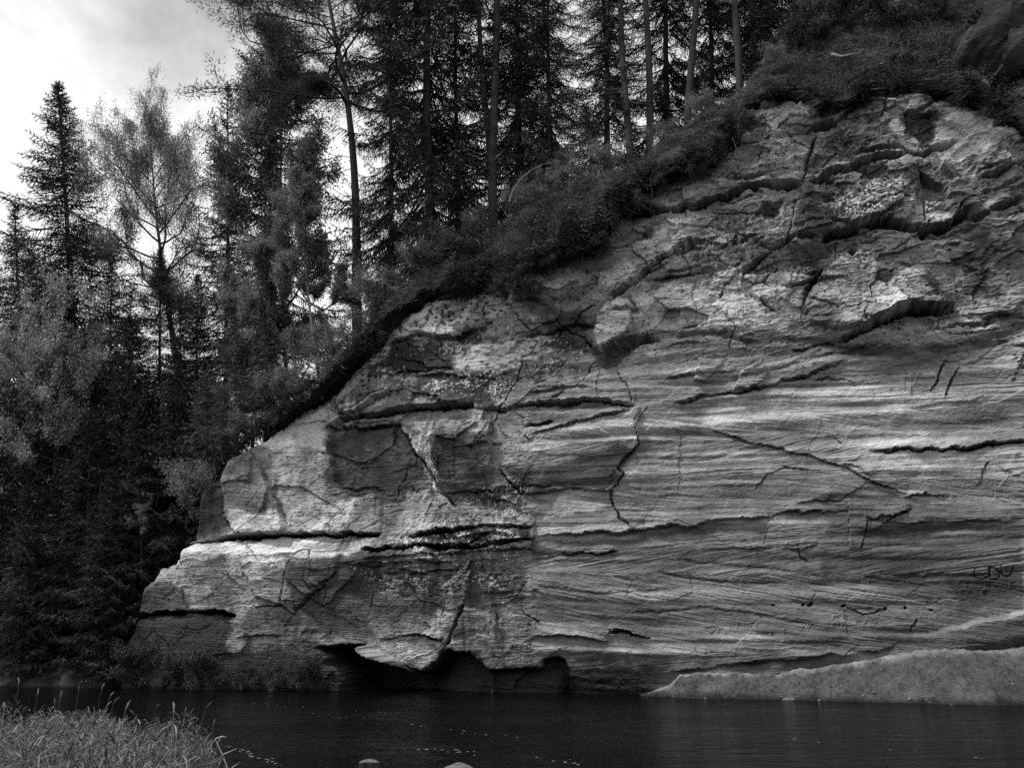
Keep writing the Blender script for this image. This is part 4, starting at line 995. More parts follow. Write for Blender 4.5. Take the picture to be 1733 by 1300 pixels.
def leafy(H, R, seed, mat, bark, clear=0.3, leafl=0.085, per=26, depth=3, droop=0.0, nlimb=11, up=0.2, stems=1, puff=0.55, shape=1.0):
    """broad-leaved tree: forking limbs, leaves in clumps round the twig ends"""
    r = np.random.default_rng(seed); wood, limb, leaf = Geo(), Geo(), Geo(); tips = []
    for sidx in range(stems):
        lean = r.normal(size=2) * (0.02 if stems == 1 else 0.22)
        zz = np.linspace(-0.4, H * 0.93, 14)
        c = np.stack([lean[0] * zz + 0.018 * H * np.sin(zz / H * 5 + seed), lean[1] * zz + 0.018 * H * np.cos(zz / H * 4 + seed), zz], 1)
        wood.tube(c, np.linspace(0.008 * H + .01, 0.012, 14) / (1 if stems == 1 else 1.4), 6)
        for j in range(nlimb):
            u = clear + (0.97 - clear) * (j + r.random()) / nlimb
            p = np.array([np.interp(u * H * .93, zz, c[:, i]) for i in range(3)])
            az = j * 2.4 + r.normal() * .5
            prof = math.sin(math.pi * min(1, max(0.06, (u - clear) / (1.02 - clear))) ** 0.8) ** 0.7 * shape + 0.12
            L = R * prof * 0.40 * r.uniform(.7, 1.25)
            e = np.interp(u, [clear, 1], [0.25, 1.1])
            grow(r, p, np.array([math.cos(az) * math.cos(e), math.sin(az) * math.cos(e), math.sin(e)]), L, 0.0042 * H * (1.1 - u) + .008, depth - 1, limb, tips, 0.35, up, (2, 4), 0.62, 0.75, 5, droop)
    P = np.array([t[0] for t in tips]); Dr = np.array([t[1] for t in tips])
    m = per
    rep = np.repeat(np.arange(len(P)), m)
    cl = puff * (0.5 + r.random(len(P)))[rep][:, None]
    off = r.normal(size=(len(rep), 3)) * cl * 0.45
    if droop: off[:, 2] = -np.abs(off[:, 2]) * 1.8; off[:, :2] *= 0.45
    Q_ = P[rep] + off
    dd = r.normal(size=(len(rep), 3)); dd[:, 2] -= 0.5 + droop
    leaf.leaves(Q_, dd, leafl * r.uniform(.7, 1.3, len(rep)), leafl * 0.7, r)
    if droop:                                                    # hanging whips
        for p in P[:: 2]:
            L = r.uniform(.4, 1.3)
            limb.tube(np.array([p, p + [r.normal() * .1, r.normal() * .1, -L * .5], p + [r.normal() * .15, r.normal() * .15, -L]]), np.array([.008, .006, .004]), 3)
    return wood.mesh('trunk', bark, True), limb.mesh('branches', m_twig if bark is not m_bbark else m_twig, True), leaf.mesh('crown', mat)

def pine(H, R, seed, clear=0.55, per=46):
    """Scots pine: long bare bole, a few dead snags, twisted limbs with tufted needles"""
    r = np.random.default_rng(seed); wood, limb, leaf = Geo(), Geo(), Geo(); tips = []
    zz = np.linspace(-0.5, H * 0.96, 20)
    c = np.stack([0.010 * H * np.sin(zz / H * 7 + seed), 0.010 * H * np.cos(zz / H * 5 + seed), zz], 1)
    wood.tube(c, 0.0068 * H * (1 - 0.72 * np.clip(zz, 0, H) / H) + 0.01, 8)
    for j in range(22):
        u = clear + (0.98 - clear) * (j + r.random()) / 22
        p = np.array([np.interp(u * H * .96, zz, c[:, i]) for i in range(3)])
        az = j * 2.4 + r.normal() * .6; e = np.interp(u, [clear, .8, 1], [-0.1, 0.35, 1.0]) + r.normal() * .15
        L = R * (0.55 + 0.45 * math.sin(math.pi * min(1, (u - clear) / (1 - clear)))) * r.uniform(.4, .8)
        grow(r, p, np.array([math.cos(az) * math.cos(e), math.sin(az) * math.cos(e), math.sin(e)]), L, 0.004 * H * (1.15 - u) + .01, 2, limb, tips, 0.6, 0.25, (2, 4), 0.6, 0.8, 5)
    for j in range(9):
        u = r.uniform(.12, clear); p = np.array([np.interp(u * H * .96, zz, c[:, i]) for i in range(3)]); az = r.random() * 6.28; L = r.uniform(.4, 1.8)
        q = np.array([math.cos(az), math.sin(az), r.uniform(-.2, .35)])
        limb.tube(np.array([p, p + q * L * .5, p + q * L + [0, 0, r.uniform(-.2, .3)]]), np.array([.022, .014, .005]), 4)
    P = np.array([t[0] for t in tips]); rep = np.repeat(np.arange(len(P)), per)
    off = r.normal(size=(len(rep), 3)) * [.16, .16, .10]
    leaf.blades(P[rep] + off, off + r.normal(size=(len(rep), 3)) * .1 + [0, 0, .06], r.uniform(.10, .2, len(rep)), 0.03, r)
    return wood.mesh('trunk', m_pbark, True), limb.mesh('branches', m_pbark, True), leaf.mesh('crown', m_pine)

KINDS = {
 'tall': [(spruce(26, 4.3, 1, leafsize=.85, gaps=.16), 26), (spruce(26, 3.9, 2, full=0.8, leafsize=.85, gaps=.28), 26), (spruce(26, 3.4, 3, clear=0.1, full=.7, leafsize=.85, gaps=.36), 26)],
 'hang': [(spruce(26, 4.4, 4, clear=0.05, droop=1.6, full=0.5, gaps=.45, leafsize=.8), 26), (spruce(26, 4.1, 5, clear=0.10, droop=1.8, full=.5, gaps=.5, whorl=.5, leafsize=.8), 26)],
 'mid': [(spruce(12, 2.4, 6, leafsize=.9), 12), (spruce(12, 2.7, 7, full=.9, leafsize=.9), 12)],
 'young': [(spruce(4, 1.25, 8, mat=m_young, droop=.3, leafsize=.7, gaps=.05), 4), (spruce(4, 1.0, 9, mat=m_young, droop=.4, leafsize=.7, gaps=.05), 4)],
 'pine': [(pine(24, 5.2, 10, clear=.62), 24), (pine(24, 3.6, 11, clear=.72), 24)],
 'birch': [(leafy(24, 5.6, 12, m_birch, m_twig, clear=.56, leafl=.06, per=15, depth=4, droop=.55, nlimb=24, puff=.55, up=.34), 24)],
 'alder': [(leafy(12, 4.6, 14, m_leaf, m_twig, clear=.12, leafl=.10, per=22, depth=4, nlimb=16, puff=.30), 12), (leafy(12, 4.0, 15, m_leaf, m_bbark, clear=.2, leafl=.09, per=22, depth=4, nlimb=15, puff=.28), 12)],
 'willow': [(leafy(12, 6.6, 16, m_willow, m_twig, clear=.62, leafl=.11, per=17, depth=4, nlimb=18, puff=.30, shape=1.15), 12)],
 'sapling': [(leafy(3, 2.0, 17, m_leaf, m_twig, clear=.15, leafl=.10, per=9, depth=3, nlimb=9, puff=.25), 3), (leafy(3, 1.8, 18, m_leaf, m_twig, clear=.25, leafl=.085, per=9, depth=3, nlimb=8, puff=.22), 3)],
 'rowan': [(leafy(7, 1.9, 21, m_leaf, m_twig, clear=.6, leafl=.10, per=5, depth=3, nlimb=8, puff=.2, up=0.0), 7)],
 'bush': [(leafy(1.2, 1.9, 19, m_leaf, m_twig, clear=.05, leafl=.06, per=9, depth=3, nlimb=10, puff=.2), 1.2), (leafy(1.2, 1.6, 20, m_leaf, m_twig, clear=.05, leafl=.05, per=10, depth=3, nlimb=10, puff=.18), 1.2)],
}
COUNT = {}
def crown_top(me, cache={}):
    if me.name not in cache:
        a = np.zeros(len(me.vertices) * 3, np.float32); me.vertices.foreach_get('co', a); cache[me.name] = float(np.percentile(a[2::3], 99.7))
    return cache[me.name]
def tree(kind, name, x0, y0, x1, y1, back, label, cat, group, wide=1.0, base=None):
    """stand a tree `back` metres behind the cliff plane, its axis through the pixels (x0, y0) and (x1, y1), top at the second"""
    A, B = on_wall(x0, y0, back), on_wall(x1, y1, back)
    d = (B - A); d /= np.linalg.norm(d)
    foot = A
    for _ in range(6):
        s_, w_ = (foot - ORI) @ TAN, -(foot - ORI) @ NRM
        g = float(hill_z(s_, w_)) if base is None else base
        foot = B + d * ((g - B[2]) / d[2])
    H = np.linalg.norm(B - foot)
    i = COUNT.get(kind, 0); COUNT[kind] = i + 1
    (tr, br, cr), h0 = KINDS[kind][i % len(KINDS[kind])]
    h0 = crown_top(cr)
    o = link(name, None)
    tag(o, label, cat, group)
    o.location = foot
    k = H / h0
    o.scale = (k * wide, k * wide, k)
    q = mathutils.Vector(d).to_track_quat('Z', 'Y') @ mathutils.Quaternion((0, 0, 1), i * 2.1 + 0.4)
    o.rotation_mode = 'QUATERNION'; o.rotation_quaternion = q
    link('trunk', tr, o)
    if br: link('branches', br, o)['kind'] = 'stuff'
    link('crown', cr, o)
    return o

G1, G2, G3, G4 = 'tall conifers on the cliff top', 'spruces beyond the end of the cliff', 'young spruces along the rim', 'broad-leaved trees and saplings'
T = tree
# beyond the end of the cliff
T('tall', 'spruce_tree', 128, 640, 99, 148, 5, 'tall pointed spruce standing clear against the sky, second from the left edge', 'tree', G2, 1.1)
T('tall', 'spruce_tree', 38, 640, 26, 352, 6, 'shorter spruce left of the tall pointed one', 'tree', G2, 1.15)
T('tall', 'spruce_tree', -20, 640, -25, 380, 9, 'spruce cut by the left edge of the picture', 'tree', G2)
T('birch', 'birch_tree', 285, 620, 246, 180, 7, 'airy birch with hanging twigs beside the tall pointed spruce', 'tree', G4, 1.0)
T('tall', 'spruce_tree', 268, 690, 272, 425, 5, 'dark spruce in front of the airy birch', 'tree', G2)
T('tall', 'spruce_tree', 185, 700, 190, 440, 10, 'dark spruce between the tall pointed spruce and the birch', 'tree', G2)
T('tall', 'spruce_tree', 385, 640, 385, 150, 9, 'dark spruce with drooping arms at the left edge of the cliff-top wood', 'tree', G2, .8)
T('tall', 'spruce_tree', 330, 700, 335, 470, 8, 'dark spruce behind the rim where the wood dips', 'tree', G2)
T('mid', 'spruce_tree', 225, 760, 222, 540, 3, 'low spruce below the birch', 'tree', G2)
T('tall', 'spruce_tree', 115, 800, 110, 520, 5, 'spruce just behind the rounded pale bush tree', 'tree', G2)
T('willow', 'willow_tree', 84, 860, 80, 508, 2.4, 'rounded pale-leaved tree at the left edge below the spruces', 'tree', G4, 0.64)
T('mid', 'spruce_tree', 300, 800, 298, 575, 2.2, 'spruce next to the upper left corner of the rock', 'tree', G2)
for x, yb, yt, bk, lb in [(150, 1120, 700, 1.2, 'dark spruce by the water with its top at mid-height, under the rounded tree'), (235, 1080, 690, 1.8, 'dark spruce by the water, nearest the low end of the rock'), (45, 1140, 830, .4, 'lowest dark spruce in the left corner above the grass'),
                       (105, 1140, 760, 2.2, 'dark spruce in the shade between the rounded tree and the grass'), (190, 1140, 800, .3, 'small dark spruce at the water left of the rock foot'), (-30, 1140, 720, 2, 'dark spruce by the water cut by the left edge'),
                       (275, 1000, 720, 2.5, 'dark spruce touching the left side of the rock'), (10, 1100, 690, 5, 'dark spruce behind the grass at the far left')]:
    T('mid', 'spruce_tree', x, yb, x, yt, bk, lb, 'tree', G2, 1.25, 0.6)
for x, yt, lb in [(66, 470, 'spruce far back between the left edge and the tall pointed spruce'), (158, 545, 'spruce far back below the gap left of the birch'), (222, 505, 'spruce far back behind the birch stem'), (305, 560, 'spruce far back right of the birch stem'), (352, 610, 'spruce far back just left of the rock-top bushes')]:
    T('tall', 'spruce_tree', x, 900, x, yt, 13, lb, 'tree', G2, 1.25)
T('rowan', 'rowan_sapling', 240, 960, 236, 852, 0.6, 'small leafy sapling lit against the dark spruces beside the rock', 'sapling', G4, 1.0)
T('rowan', 'rowan_sapling', 14, 1110, 12, 962, 0.3, 'leafy sapling at the left edge just above the grass', 'sapling', G4, 1.0)
# on the rim, left of the pine
T('hang', 'spruce_tree', 455, 620, 462, 30, 6, 'tall spruce at the left front of the cliff-top wood', 'tree', G1, 1.1)
T('alder', 'alder_tree', 490, 580, 482, 55, 4.5, 'tall pale-leaved tree among spruces left of the bare pine', 'tree', G4, 0.55)
T('alder', 'aspen_tree', 532, 580, 518, 300, 1.6, 'pale-leaved young tree with thin white stem on the rim', 'tree', G4, 0.85)
T('alder', 'alder_tree', 435, 650, 440, 395, 2.2, 'pale bushy tree above the left end of the rim', 'tree', G4, 0.8)
T('pine', 'pine_tree', 606, 490, 556, -70, 2.4, 'leaning pine with a bare bole seen against the sky', 'tree', G1, 1.5)
for x, yb, yt, bk, wd, lb in [(400, 700, 560, 1.2, 1, 'young spruce low on the rim beneath the pale bushy tree'), (455, 690, 545, 1, 1.1, 'young spruce at the rim below the aspen'), (350, 780, 640, 1, 1, 'young spruce above the upper left corner of the rock'),
                          (500, 650, 560, .6, 1, 'small young spruce right of the rim bushes'), (375, 745, 660, .2, .9, 'smallest young spruce on the edge of the rock')]:
    T('young', 'young_spruce', x, yb, x - 2, yt, bk, lb, 'young spruce', G3, wd)
# on the cliff top
for x0, y0, x1, y1, bk, kd, wd, lb in [
    (662, 420, 660, -160, 3.5, 'hang', .72, 'shaggy dark spruce right of the leaning pine'), (727, 380, 720, -320, 3.4, 'hang', 1.15, 'shaggy spruce with the thick straight trunk at mid-wood'),
    (775, 350, 768, -120, 6, 'hang', .95, 'dark spruce just left of the twin trunks'), (880, 320, 872, -160, 7, 'tall', 1.35, 'dark spruce right of the twin trunks'),
    (930, 300, 925, -200, 4.5, 'hang', .9, 'spruce with swept branches above the mossy rim'), 
    (1030, 262, 1018, -150, 3, 'tall', 1.35, 'spruce whose sprays catch the light above the rim'), (1205, 180, 1195, -300, 5.5, 'hang', .9, 'spruce near the right end of the wood'),
    (1130, 215, 1122, -300, 6, 'hang', 1.0, 'spruce behind the twin leaning trunks'), (1290, 110, 1285, -300, 5, 'tall', 1.3, 'dark spruce at the top right of the wood'), (1345, 100, 1340, -300, 3.5, 'hang', 1.1, 'shaggy spruce left of the bluff slope'), (1450, 60, 1448, -330, 4, 'hang', 1.1, 'spruce standing on the slope left of the bluff'), (1520, 30, 1520, -330, 6, 'tall', 1.3, 'spruce high on the slope by the bluff'), (1400, 70, 1395, -320, 5, 'hang', 1.1, 'last dark spruce before the rock bluff')]:
    T(kd, 'spruce_tree', x0, y0, x1, y1, bk, lb, 'tree', G1, wd)
for x0, y0, x1, y1, bk, lb in [(844, 335, 830, -420, 3, 'thick pale-barked pine trunk, right one of the twin trunks'), (823, 338, 820, -300, 4, 'thin dark trunk beside the thick pale-barked one'), (1066, 240, 1052, -420, 2.2, 'left of the two leaning trunks on the rim'), (1098, 232, 1068, -420, 2.6, 'right of the two leaning trunks on the rim'),
                           (1172, 190, 1168, -460, 3, 'straight trunk above the overhanging moss'), (1243, 150, 1240, -500, 2.6, 'thickest dark trunk at the right of the wood'), (1268, 140, 1262, -460, 4.5, 'trunk close behind the thickest dark one'), (1300, 115, 1300, -480, 6, 'slim trunk far back at the right of the wood'), (1366, 92, 1362, -480, 5, 'last slim trunk before the bluff')]:
    T('pine', 'pine_tree', x0, y0, x1, y1, bk, 'pine with ' + lb if not lb.startswith('pine') else lb, 'tree', G1, 1.0)

# ---- undergrowth on the rim and slope
r = np.random.default_rng(77)
fc = HV.reshape(-1, 3)[HF]                                             # (m,4,3)
sF = ((fc - ORI) @ TAN).mean(1); ar = np.linalg.norm(np.cross(fc[:, 2] - fc[:, 0], fc[:, 3] - fc[:, 1]), axis=1) / 2
jj = np.tile(np.arange(nj_h - 1), ni_h - 1)
ok = ~gone & (sF > -1.0) & (sF < S_RIGHT) & (jj >= 1) & (jj < 26 + 12 * (sF > S1400 - 1))
cand = np.nonzero(ok)[0]; pr = ar[cand] * np.where(jj[cand] < 12, 1.6, 1.0); pr /= pr.sum()
def on_hill(n, up=True):
    k = r.choice(cand, n, p=pr); a = fc[k]
    u, v_ = r.random((2, n, 1))
    P = a[:, 0] * (1 - u) * (1 - v_) + a[:, 1] * u * (1 - v_) + a[:, 2] * u * v_ + a[:, 3] * (1 - u) * v_
    N = np.cross(a[:, 2] - a[:, 0], a[:, 3] - a[:, 1]); N /= np.linalg.norm(N, axis=1)[:, None] + 1e-9
    N *= np.sign(N @ (np.array([0, 0, .6]) + NRM * .8))[:, None] + 1e-9
    return P, N
m_grass = foliage_mat('pale_grass', 0.15, 0.6, 0.3); m_under = foliage_mat('bilberry_leaves', 0.055, 0.6, 0.25); m_moss = foliage_mat('dark_moss', 0.028, 0.6, 0.1)
g = Geo(); P, N = on_hill(70000)
clump = vn(((P - ORI) @ TAN) * 1.1, P[:, 2] * 1.1, 110); sP = (P - ORI) @ TAN; sel = (clump > 0.50) & ((sP < S1400 + r.normal(size=len(P)) * 1.5) | (clump > .72)) & (np.linalg.norm(P - ctr, axis=1) > 2.6); P, N = P[sel], N[sel]
g.arcs(P, N * .7 + r.normal(size=P.shape) * .45 - TAN * .45 + [0, 0, -.15], r.uniform(.12, .42, len(P)), r.uniform(.010, .022, len(P)), r.uniform(.3, .9, len(P)), r)
candU = np.nonzero(~gone & (jj >= 9) & (jj < 24) & (sF > sz(600, 600)[0]) & (sF < sz(1130, 270)[0]))[0]; kU = r.choice(candU, 45000)
PA = fc[kU].mean(1) + r.normal(size=(45000, 3)) * .07; cA = vn(((PA - ORI) @ TAN) * 1.4, PA[:, 2] * 1.9, 170); sel = cA > .5; PA = PA[sel]
g.arcs(PA, NRM * .3 + r.normal(size=PA.shape) * .45 - TAN * .35 + [0, 0, .5], (cA[sel] - .3) * r.uniform(.3, 1.0, len(PA)), r.uniform(.008, .016, len(PA)), r.uniform(.4, 1, len(PA)), r)
tag(link('grass', g.mesh('grass', m_grass)), kind='stuff')
g = Geo(); P, N = on_hill(98000)
clump = vn(((P - ORI) @ TAN) * 1.6, P[:, 2] * 1.6, 111); sel = (clump > 0.40) & (np.linalg.norm(P - ctr, axis=1) > 2.5); P, N = P[sel], N[sel]; hgt_ = (r.random(len(P)) ** 1.5 * .55 * clump[sel] * 1.8)[:, None]
g.leaves(P + N * hgt_ + r.normal(size=P.shape) * .05, N + r.normal(size=P.shape) * .9, r.uniform(.04, .10, len(P)), r.uniform(.025, .06, len(P)), r)
tag(link('undergrowth', g.mesh('undergrowth', m_under)), kind='stuff')
g = Geo(); P, N = on_hill(42000)
lipc = np.nonzero((sF > sz(470, 705)[0]) & (sF < S_RIGHT) & (jj >= 1) & (jj <= 5))[0]; k_ = r.choice(lipc, 26000)
PL = fc[k_].mean(1) + r.normal(size=(26000, 3)) * .05; cl_ = vn(((PL - ORI) @ TAN) * 1.5, PL[:, 2] * .5, 165)
sel = cl_ > .52; PL, cl_ = PL[sel], cl_[sel]
g.arcs(PL, NRM * .5 + r.normal(size=PL.shape) * .4 + [0, 0, -.4], (cl_ - .45) * 2.2 * r.uniform(.4, 1.3, len(PL)), r.uniform(.012, .03, len(PL)), r.uniform(.7, 1, len(PL)), r)
sel = np.linalg.norm(P - ctr, axis=1) > 2.6; P, N = P[sel], N[sel]
PU, NU = on_hill(100000); su = (PU - ORI) @ TAN; cu = vn(su * 1.3 - PU[:, 2] * .8, PU[:, 2] * 2.2 + su * .9, 166)
sel = (su > sz(1090, 250)[0]) & (cu > .56) & (np.linalg.norm(PU - ctr, axis=1) > 2.6); PU, NU = PU[sel], NU[sel]
gu = Geo(); gu.arcs(PU, NU * .5 + r.normal(size=PU.shape) * .2 - TAN * .7 + [0, 0, -.5], r.uniform(.25, .7, len(PU)), r.uniform(.010, .02, len(PU)), r.uniform(.6, 1, len(PU)), r)
tag(link('grass', gu.mesh('grass', m_grass)), kind='stuff')
g.blades(P, N * .5 + r.normal(size=P.shape) * .5 + [0, 0, -.5], r.uniform(.1, .4, len(P)), r.uniform(.015, .04, len(P)), r)
tag(link('moss', g.mesh('moss', m_moss)), kind='stuff')

def plant(kind, name, s_, w_, H, label, cat, group, wide=1.0):
    i = COUNT.get(kind, 0); COUNT[kind] = i + 1
    (tr, br, cr), h0 = KINDS[kind][i % len(KINDS[kind])]
    o = tag(link(name, None), label, cat, group); o.location = hill_point(np.array(s_), np.array(w_)) - np.array([0, 0, .05])
    k = H / h0; o.scale = (k * wide, k * wide, k); o.rotation_euler = (0.12, 0, i * 2.3)
    link('trunk', tr, o)
    if br: link('branches', br, o)['kind'] = 'stuff'
    link('crown', cr, o)
    return o
BU = 'bushes along the cliff edge'
for x, H, w_, lb in [(318, 1.5, .2, 'leafy bush hanging by the far left top corner of the rock'), (392, 1.1, .3, 'low bush on the rim above the pale corner block'), (432, 1.5, .9, 'bush on the rim under the young spruces'), (478, 1.2, .4, 'bush on the rim above the dark stained recess'),
                   (520, 1.6, .9, 'bush on the rim below the aspen stem'), (566, 1.2, .4, 'bush at the bend of the rim above the nest holes'), (604, 1.7, 1.0, 'bush at the foot of the leaning pine'), (640, 1.3, .5, 'dark bush just right of the leaning pine'),
                   (690, 1.2, .8, 'bush above the pale rim band'), (735, 1.6, 1.4, 'bush at the foot of the thick straight spruce'), (790, 1.2, 1.2, 'bush left of the twin trunks'), (868, 1.3, 1.3, 'bush right of the twin trunks'), (915, 1.0, 1.0, 'bush above the deepest moss overhang'),
                   (965, 1.3, 1.4, 'bush beneath the light-catching spruce sprays'), (1020, 1.0, 1.0, 'bush left of the two leaning trunks'), (1130, 1.1, 1.1, 'bush right of the two leaning trunks'), (1200, .9, .8, 'bush over the overhanging moss'),
                   (1320, .9, 1.0, 'low bush at the start of the upper slope'), (1430, 1.4, 2.5, 'bush on the upper slope below the last spruce'), (1520, 1.6, 3.0, 'bush with upright stems in the middle of the upper slope'), (1590, 1.3, 2.0, 'bush left of the dark rock bluff'), (1690, 1.0, .3, 'dark bush at the right edge above the cliff')]:
    y = np.interp(x, [a_[0] for a_ in ROCK], [a_[1] for a_ in ROCK])
    plant('bush', 'rim_bush', sz(x, y)[0], w_, H, lb, 'bush', BU)
for x, H, w_, lb in [(1005, 4.2, 1.6, 'pale young spruce in front of the light-catching sprays'), (1055, 3.4, 2.2, 'young spruce between the leaning trunks and the rim'), (945, 3.0, 1.8, 'young spruce above the deepest moss overhang'), (700, 3.2, 1.5, 'young spruce right of the leaning pine'), (760, 2.6, 2.0, 'young spruce beside the thick straight spruce'), (905, 2.4, 1.6, 'small young spruce right of the twin trunks')]:
    y = np.interp(x, [a_[0] for a_ in ROCK], [a_[1] for a_ in ROCK])
    plant('young', 'young_spruce', sz(x, y)[0], w_, H, lb, 'young spruce', G3)

# ---- tall grass on the near bank
m_tall = foliage_mat('tall_grass_leaves', 0.14, 0.85, 0.2, 0.3)
r = np.random.default_rng(5)
n = 85000
X = r.uniform(-13, -1.5, n); Y = r.uniform(4.0, 13.2, n)
zb = near_bank(X, Y); sel = zb > -0.02; X, Y, zb = X[sel], Y[sel], zb[sel]
cl = vn(X * .9, Y * .9, 120) * .6 + vn(X * 2.6, Y * 2.6, 121) * .4
sel = cl > 0.36; X, Y, zb, cl = X[sel], Y[sel], zb[sel], cl[sel]
Hc = (0.10 + 1.25 * (cl - .2) ** 1.1) * sst(zb, -0.05, .25)
hh_ = Hc * r.random(len(X)) ** 0.55
g = Geo()
az = r.uniform(0, 6.28, len(X)); e = r.uniform(.2, 1.3, len(X))
g.arcs(np.stack([X, Y, zb + hh_], 1), np.stack([np.cos(az) * np.cos(e), np.sin(az) * np.cos(e), np.sin(e)], 1), r.uniform(.06, .20, len(X)), r.uniform(.006, .012, len(X)), r.uniform(.2, 1.0, len(X)), r)
k = r.choice(len(X), 9000); g.arcs(np.stack([X[k], Y[k], zb[k]], 1), np.c_[r.normal(size=(9000, 2)) * .25, np.ones(9000)], Hc[k] + .15, .008, r.uniform(.1, .5, 9000), r)
k = r.choice(len(X), 260)                                              # seed heads above the leaves
for q in k:
    p0 = np.array([X[q], Y[q], zb[q]]); h_ = Hc[q] + r.uniform(.12, .38); b2 = r.normal(size=2) * .07
    p1 = p0 + [b2[0], b2[1], h_]
    g.tube(np.array([p0, (p0 + p1) / 2 + [b2[0] * -.2, 0, 0], p1]), np.array([.003, .0025, .002]), 3)
    g.tube(np.array([p1, p1 + [b2[0] * .3, b2[1] * .3, .045], p1 + [b2[0] * .8, b2[1] * .5, .08]]), np.array([.004, .009, .002]), 4)
tag(link('tall_grass', g.mesh('tall_grass', m_tall)), kind='stuff')

# a bent reed leaning over the water
m_reed, nt, b_ = new_mat('dry_reed', 0.3, 0.7, 0.2)
g = Geo(); Yr = 7.6
def at_y(px, py, y):
    d = ray(px, py); return CAM + d * (y / d[1])
g.tube(np.array([at_y(388, 1310, Yr), at_y(377, 1280, Yr), at_y(364, 1252, Yr)]), np.array([.008, .007, .005]), 5)
o = tag(link('reed', None), 'pale bent reed standing alone beside the tall grass over the water', 'reed'); o.location = at_y(388, 1310, Yr)
def rel(geo, name, mat, parent):
    me = geo.mesh(name, mat, True); me.transform(mathutils.Matrix.Translation(-mathutils.Vector(parent.location))); return link(name, me, parent)
rel(g, 'stem', m_reed, o)
for a_, b2 in [((364, 1252), (350, 1276)), ((364, 1252), (384, 1249))]:
    g = Geo(); A_, B_ = at_y(*a_, Yr), at_y(*b2, Yr); g.tube(np.array([A_, (A_ + B_) / 2 + [0, 0.02, .012], B_]), np.array([.005, .006, .001]), 4); rel(g, 'leaf_blade', m_reed, o)

# ---- stones breaking the surface
m_stone, nt, b_ = new_mat('river_stone', 0.16, 0.55, 0.4)
n = noise_node(nt, 9, 5, 0.6, obj_vec(nt)); nt.links.new(ramp2(nt, n.outputs['Fac'], .3, .04, .7, .14), b_.inputs['Base Color']); bump(nt, b_, n.outputs['Fac'], .5, .02)
def stone(px, py, L, W, Hh, seed, label):
    th, ph = np.meshgrid(np.linspace(0, 2 * math.pi, 37)[:-1], np.linspace(0.01, math.pi - .01, 20), indexing='ij')
    dx, dy, dz = np.cos(th) * np.sin(ph), np.sin(th) * np.sin(ph), np.cos(ph)
    rr = 1 + .22 * fbm(dx * 1.3 + seed, dy * 1.3 + dz, 130, 3)
    V = np.stack([dx * L * rr, dy * W * rr, dz * Hh * rr], -1).reshape(-1, 3)
    gi, gj = np.meshgrid(np.arange(36), np.arange(19), indexing='ij'); g2 = (gi + 1) % 36
    F = np.stack([gi * 20 + gj, gi * 20 + gj + 1, g2 * 20 + gj + 1, g2 * 20 + gj], -1).reshape(-1, 4)
    tag(link('stone', mesh_from('stone', V, F, True, m_stone), loc=at_z(px, py, 0.0)), label, 'stone', 'stones in the shallow water')
stone(624, 1292, .145, .11, .045, 1, 'small wet stone showing above the water, left of two at the bottom edge')
stone(778, 1304, .20, .14, .09, 4, 'flat wet stone cut by the bottom edge of the picture')

for px, py, L, W, Hh, sd, lb in [(1142, 1150, .34, .3, .30, 11, 'angular fallen block at the left tip of the sand bank'), (1335, 1186, .20, .16, .10, 12, 'small stone at the water edge in the middle of the sand bank'), (1655, 1192, .42, .3, .12, 13, 'flat slab at the water under the cut sand at the right')]:
    stone(px, py, L, W, Hh, sd, lb)
# crumbs of fallen stone on the sand
r = np.random.default_rng(15); g = Geo(); SVf = SV.reshape(-1, 3); okc = np.nonzero((prof.ravel() < .97) & (prof.ravel() > .02))[0]
for k in r.choice(okc, 1100):
    c = SVf[k]; z_ = r.uniform(.008, .03) * (2.2 if r.random() < .06 else 1)
    V = np.array([[1, 0, 0], [-1, 0, 0], [0, 1, 0], [0, -1, 0], [0, 0, .8], [0, 0, -.8]]) * z_ * r.uniform(.6, 1.4, (6, 1)) + c
    g.add(V, [[0, 2, 4], [2, 1, 4], [1, 3, 4], [3, 0, 4], [2, 0, 5], [1, 2, 5], [3, 1, 5], [0, 3, 5]])
tag(link('gravel', g.mesh('gravel', m_stone)), kind='stuff')

# ---- dead branch arching on the mossy rim, bare roots under the overhang
m_dead = bark_mat('bare_wood', 0.20)
def wood_piece(name, pts, back, rad, label, cat, group=None):
    P = [on_wall(x, y, b) for (x, y), b in zip(pts, back)]
    g = Geo(); g.tube(np.array(P), np.linspace(rad, rad * .35, len(P)), 6)
    me = g.mesh(name, m_dead, True); me.transform(mathutils.Matrix.Translation(-mathutils.Vector(P[0])))
    return tag(link(name, me, loc=P[0]), label, cat, group)
wood_piece('fallen_branch', [(862, 342), (868, 322), (880, 304), (898, 288), (918, 278), (940, 274)], [.3, .3, .4, .6, .9, 1.2], .035, 'pale dead branch arching up from the mossy rim right of the twin trunks', 'branch')
for pts, lb in [([(1066, 300), (1068, 320), (1064, 345)], 'thin root dangling under the moss left of the overhang'), ([(1100, 300), (1104, 325), (1102, 352)], 'root dangling in front of the dark ledge'), ([(985, 400), (988, 425), (984, 448)], 'root hanging from the deepest moss overhang'), ([(940, 410), (943, 440), (938, 455)], 'short root hanging left of the deepest overhang'), ([(1240, 232), (1246, 250), (1243, 268)], 'root hanging below the shaggy moss at the right')]:
    wood_piece('hanging_root', pts, [-.7, -.55, -.45], .018, lb, 'root', 'bare roots hanging from the rim')
wood_piece('driftwood', [(1408, 92), (1424, 96), (1440, 92), (1452, 90)], [.2, .0, .0, .1], .09, 'bleached stump root lying on the upper slope edge', 'driftwood')

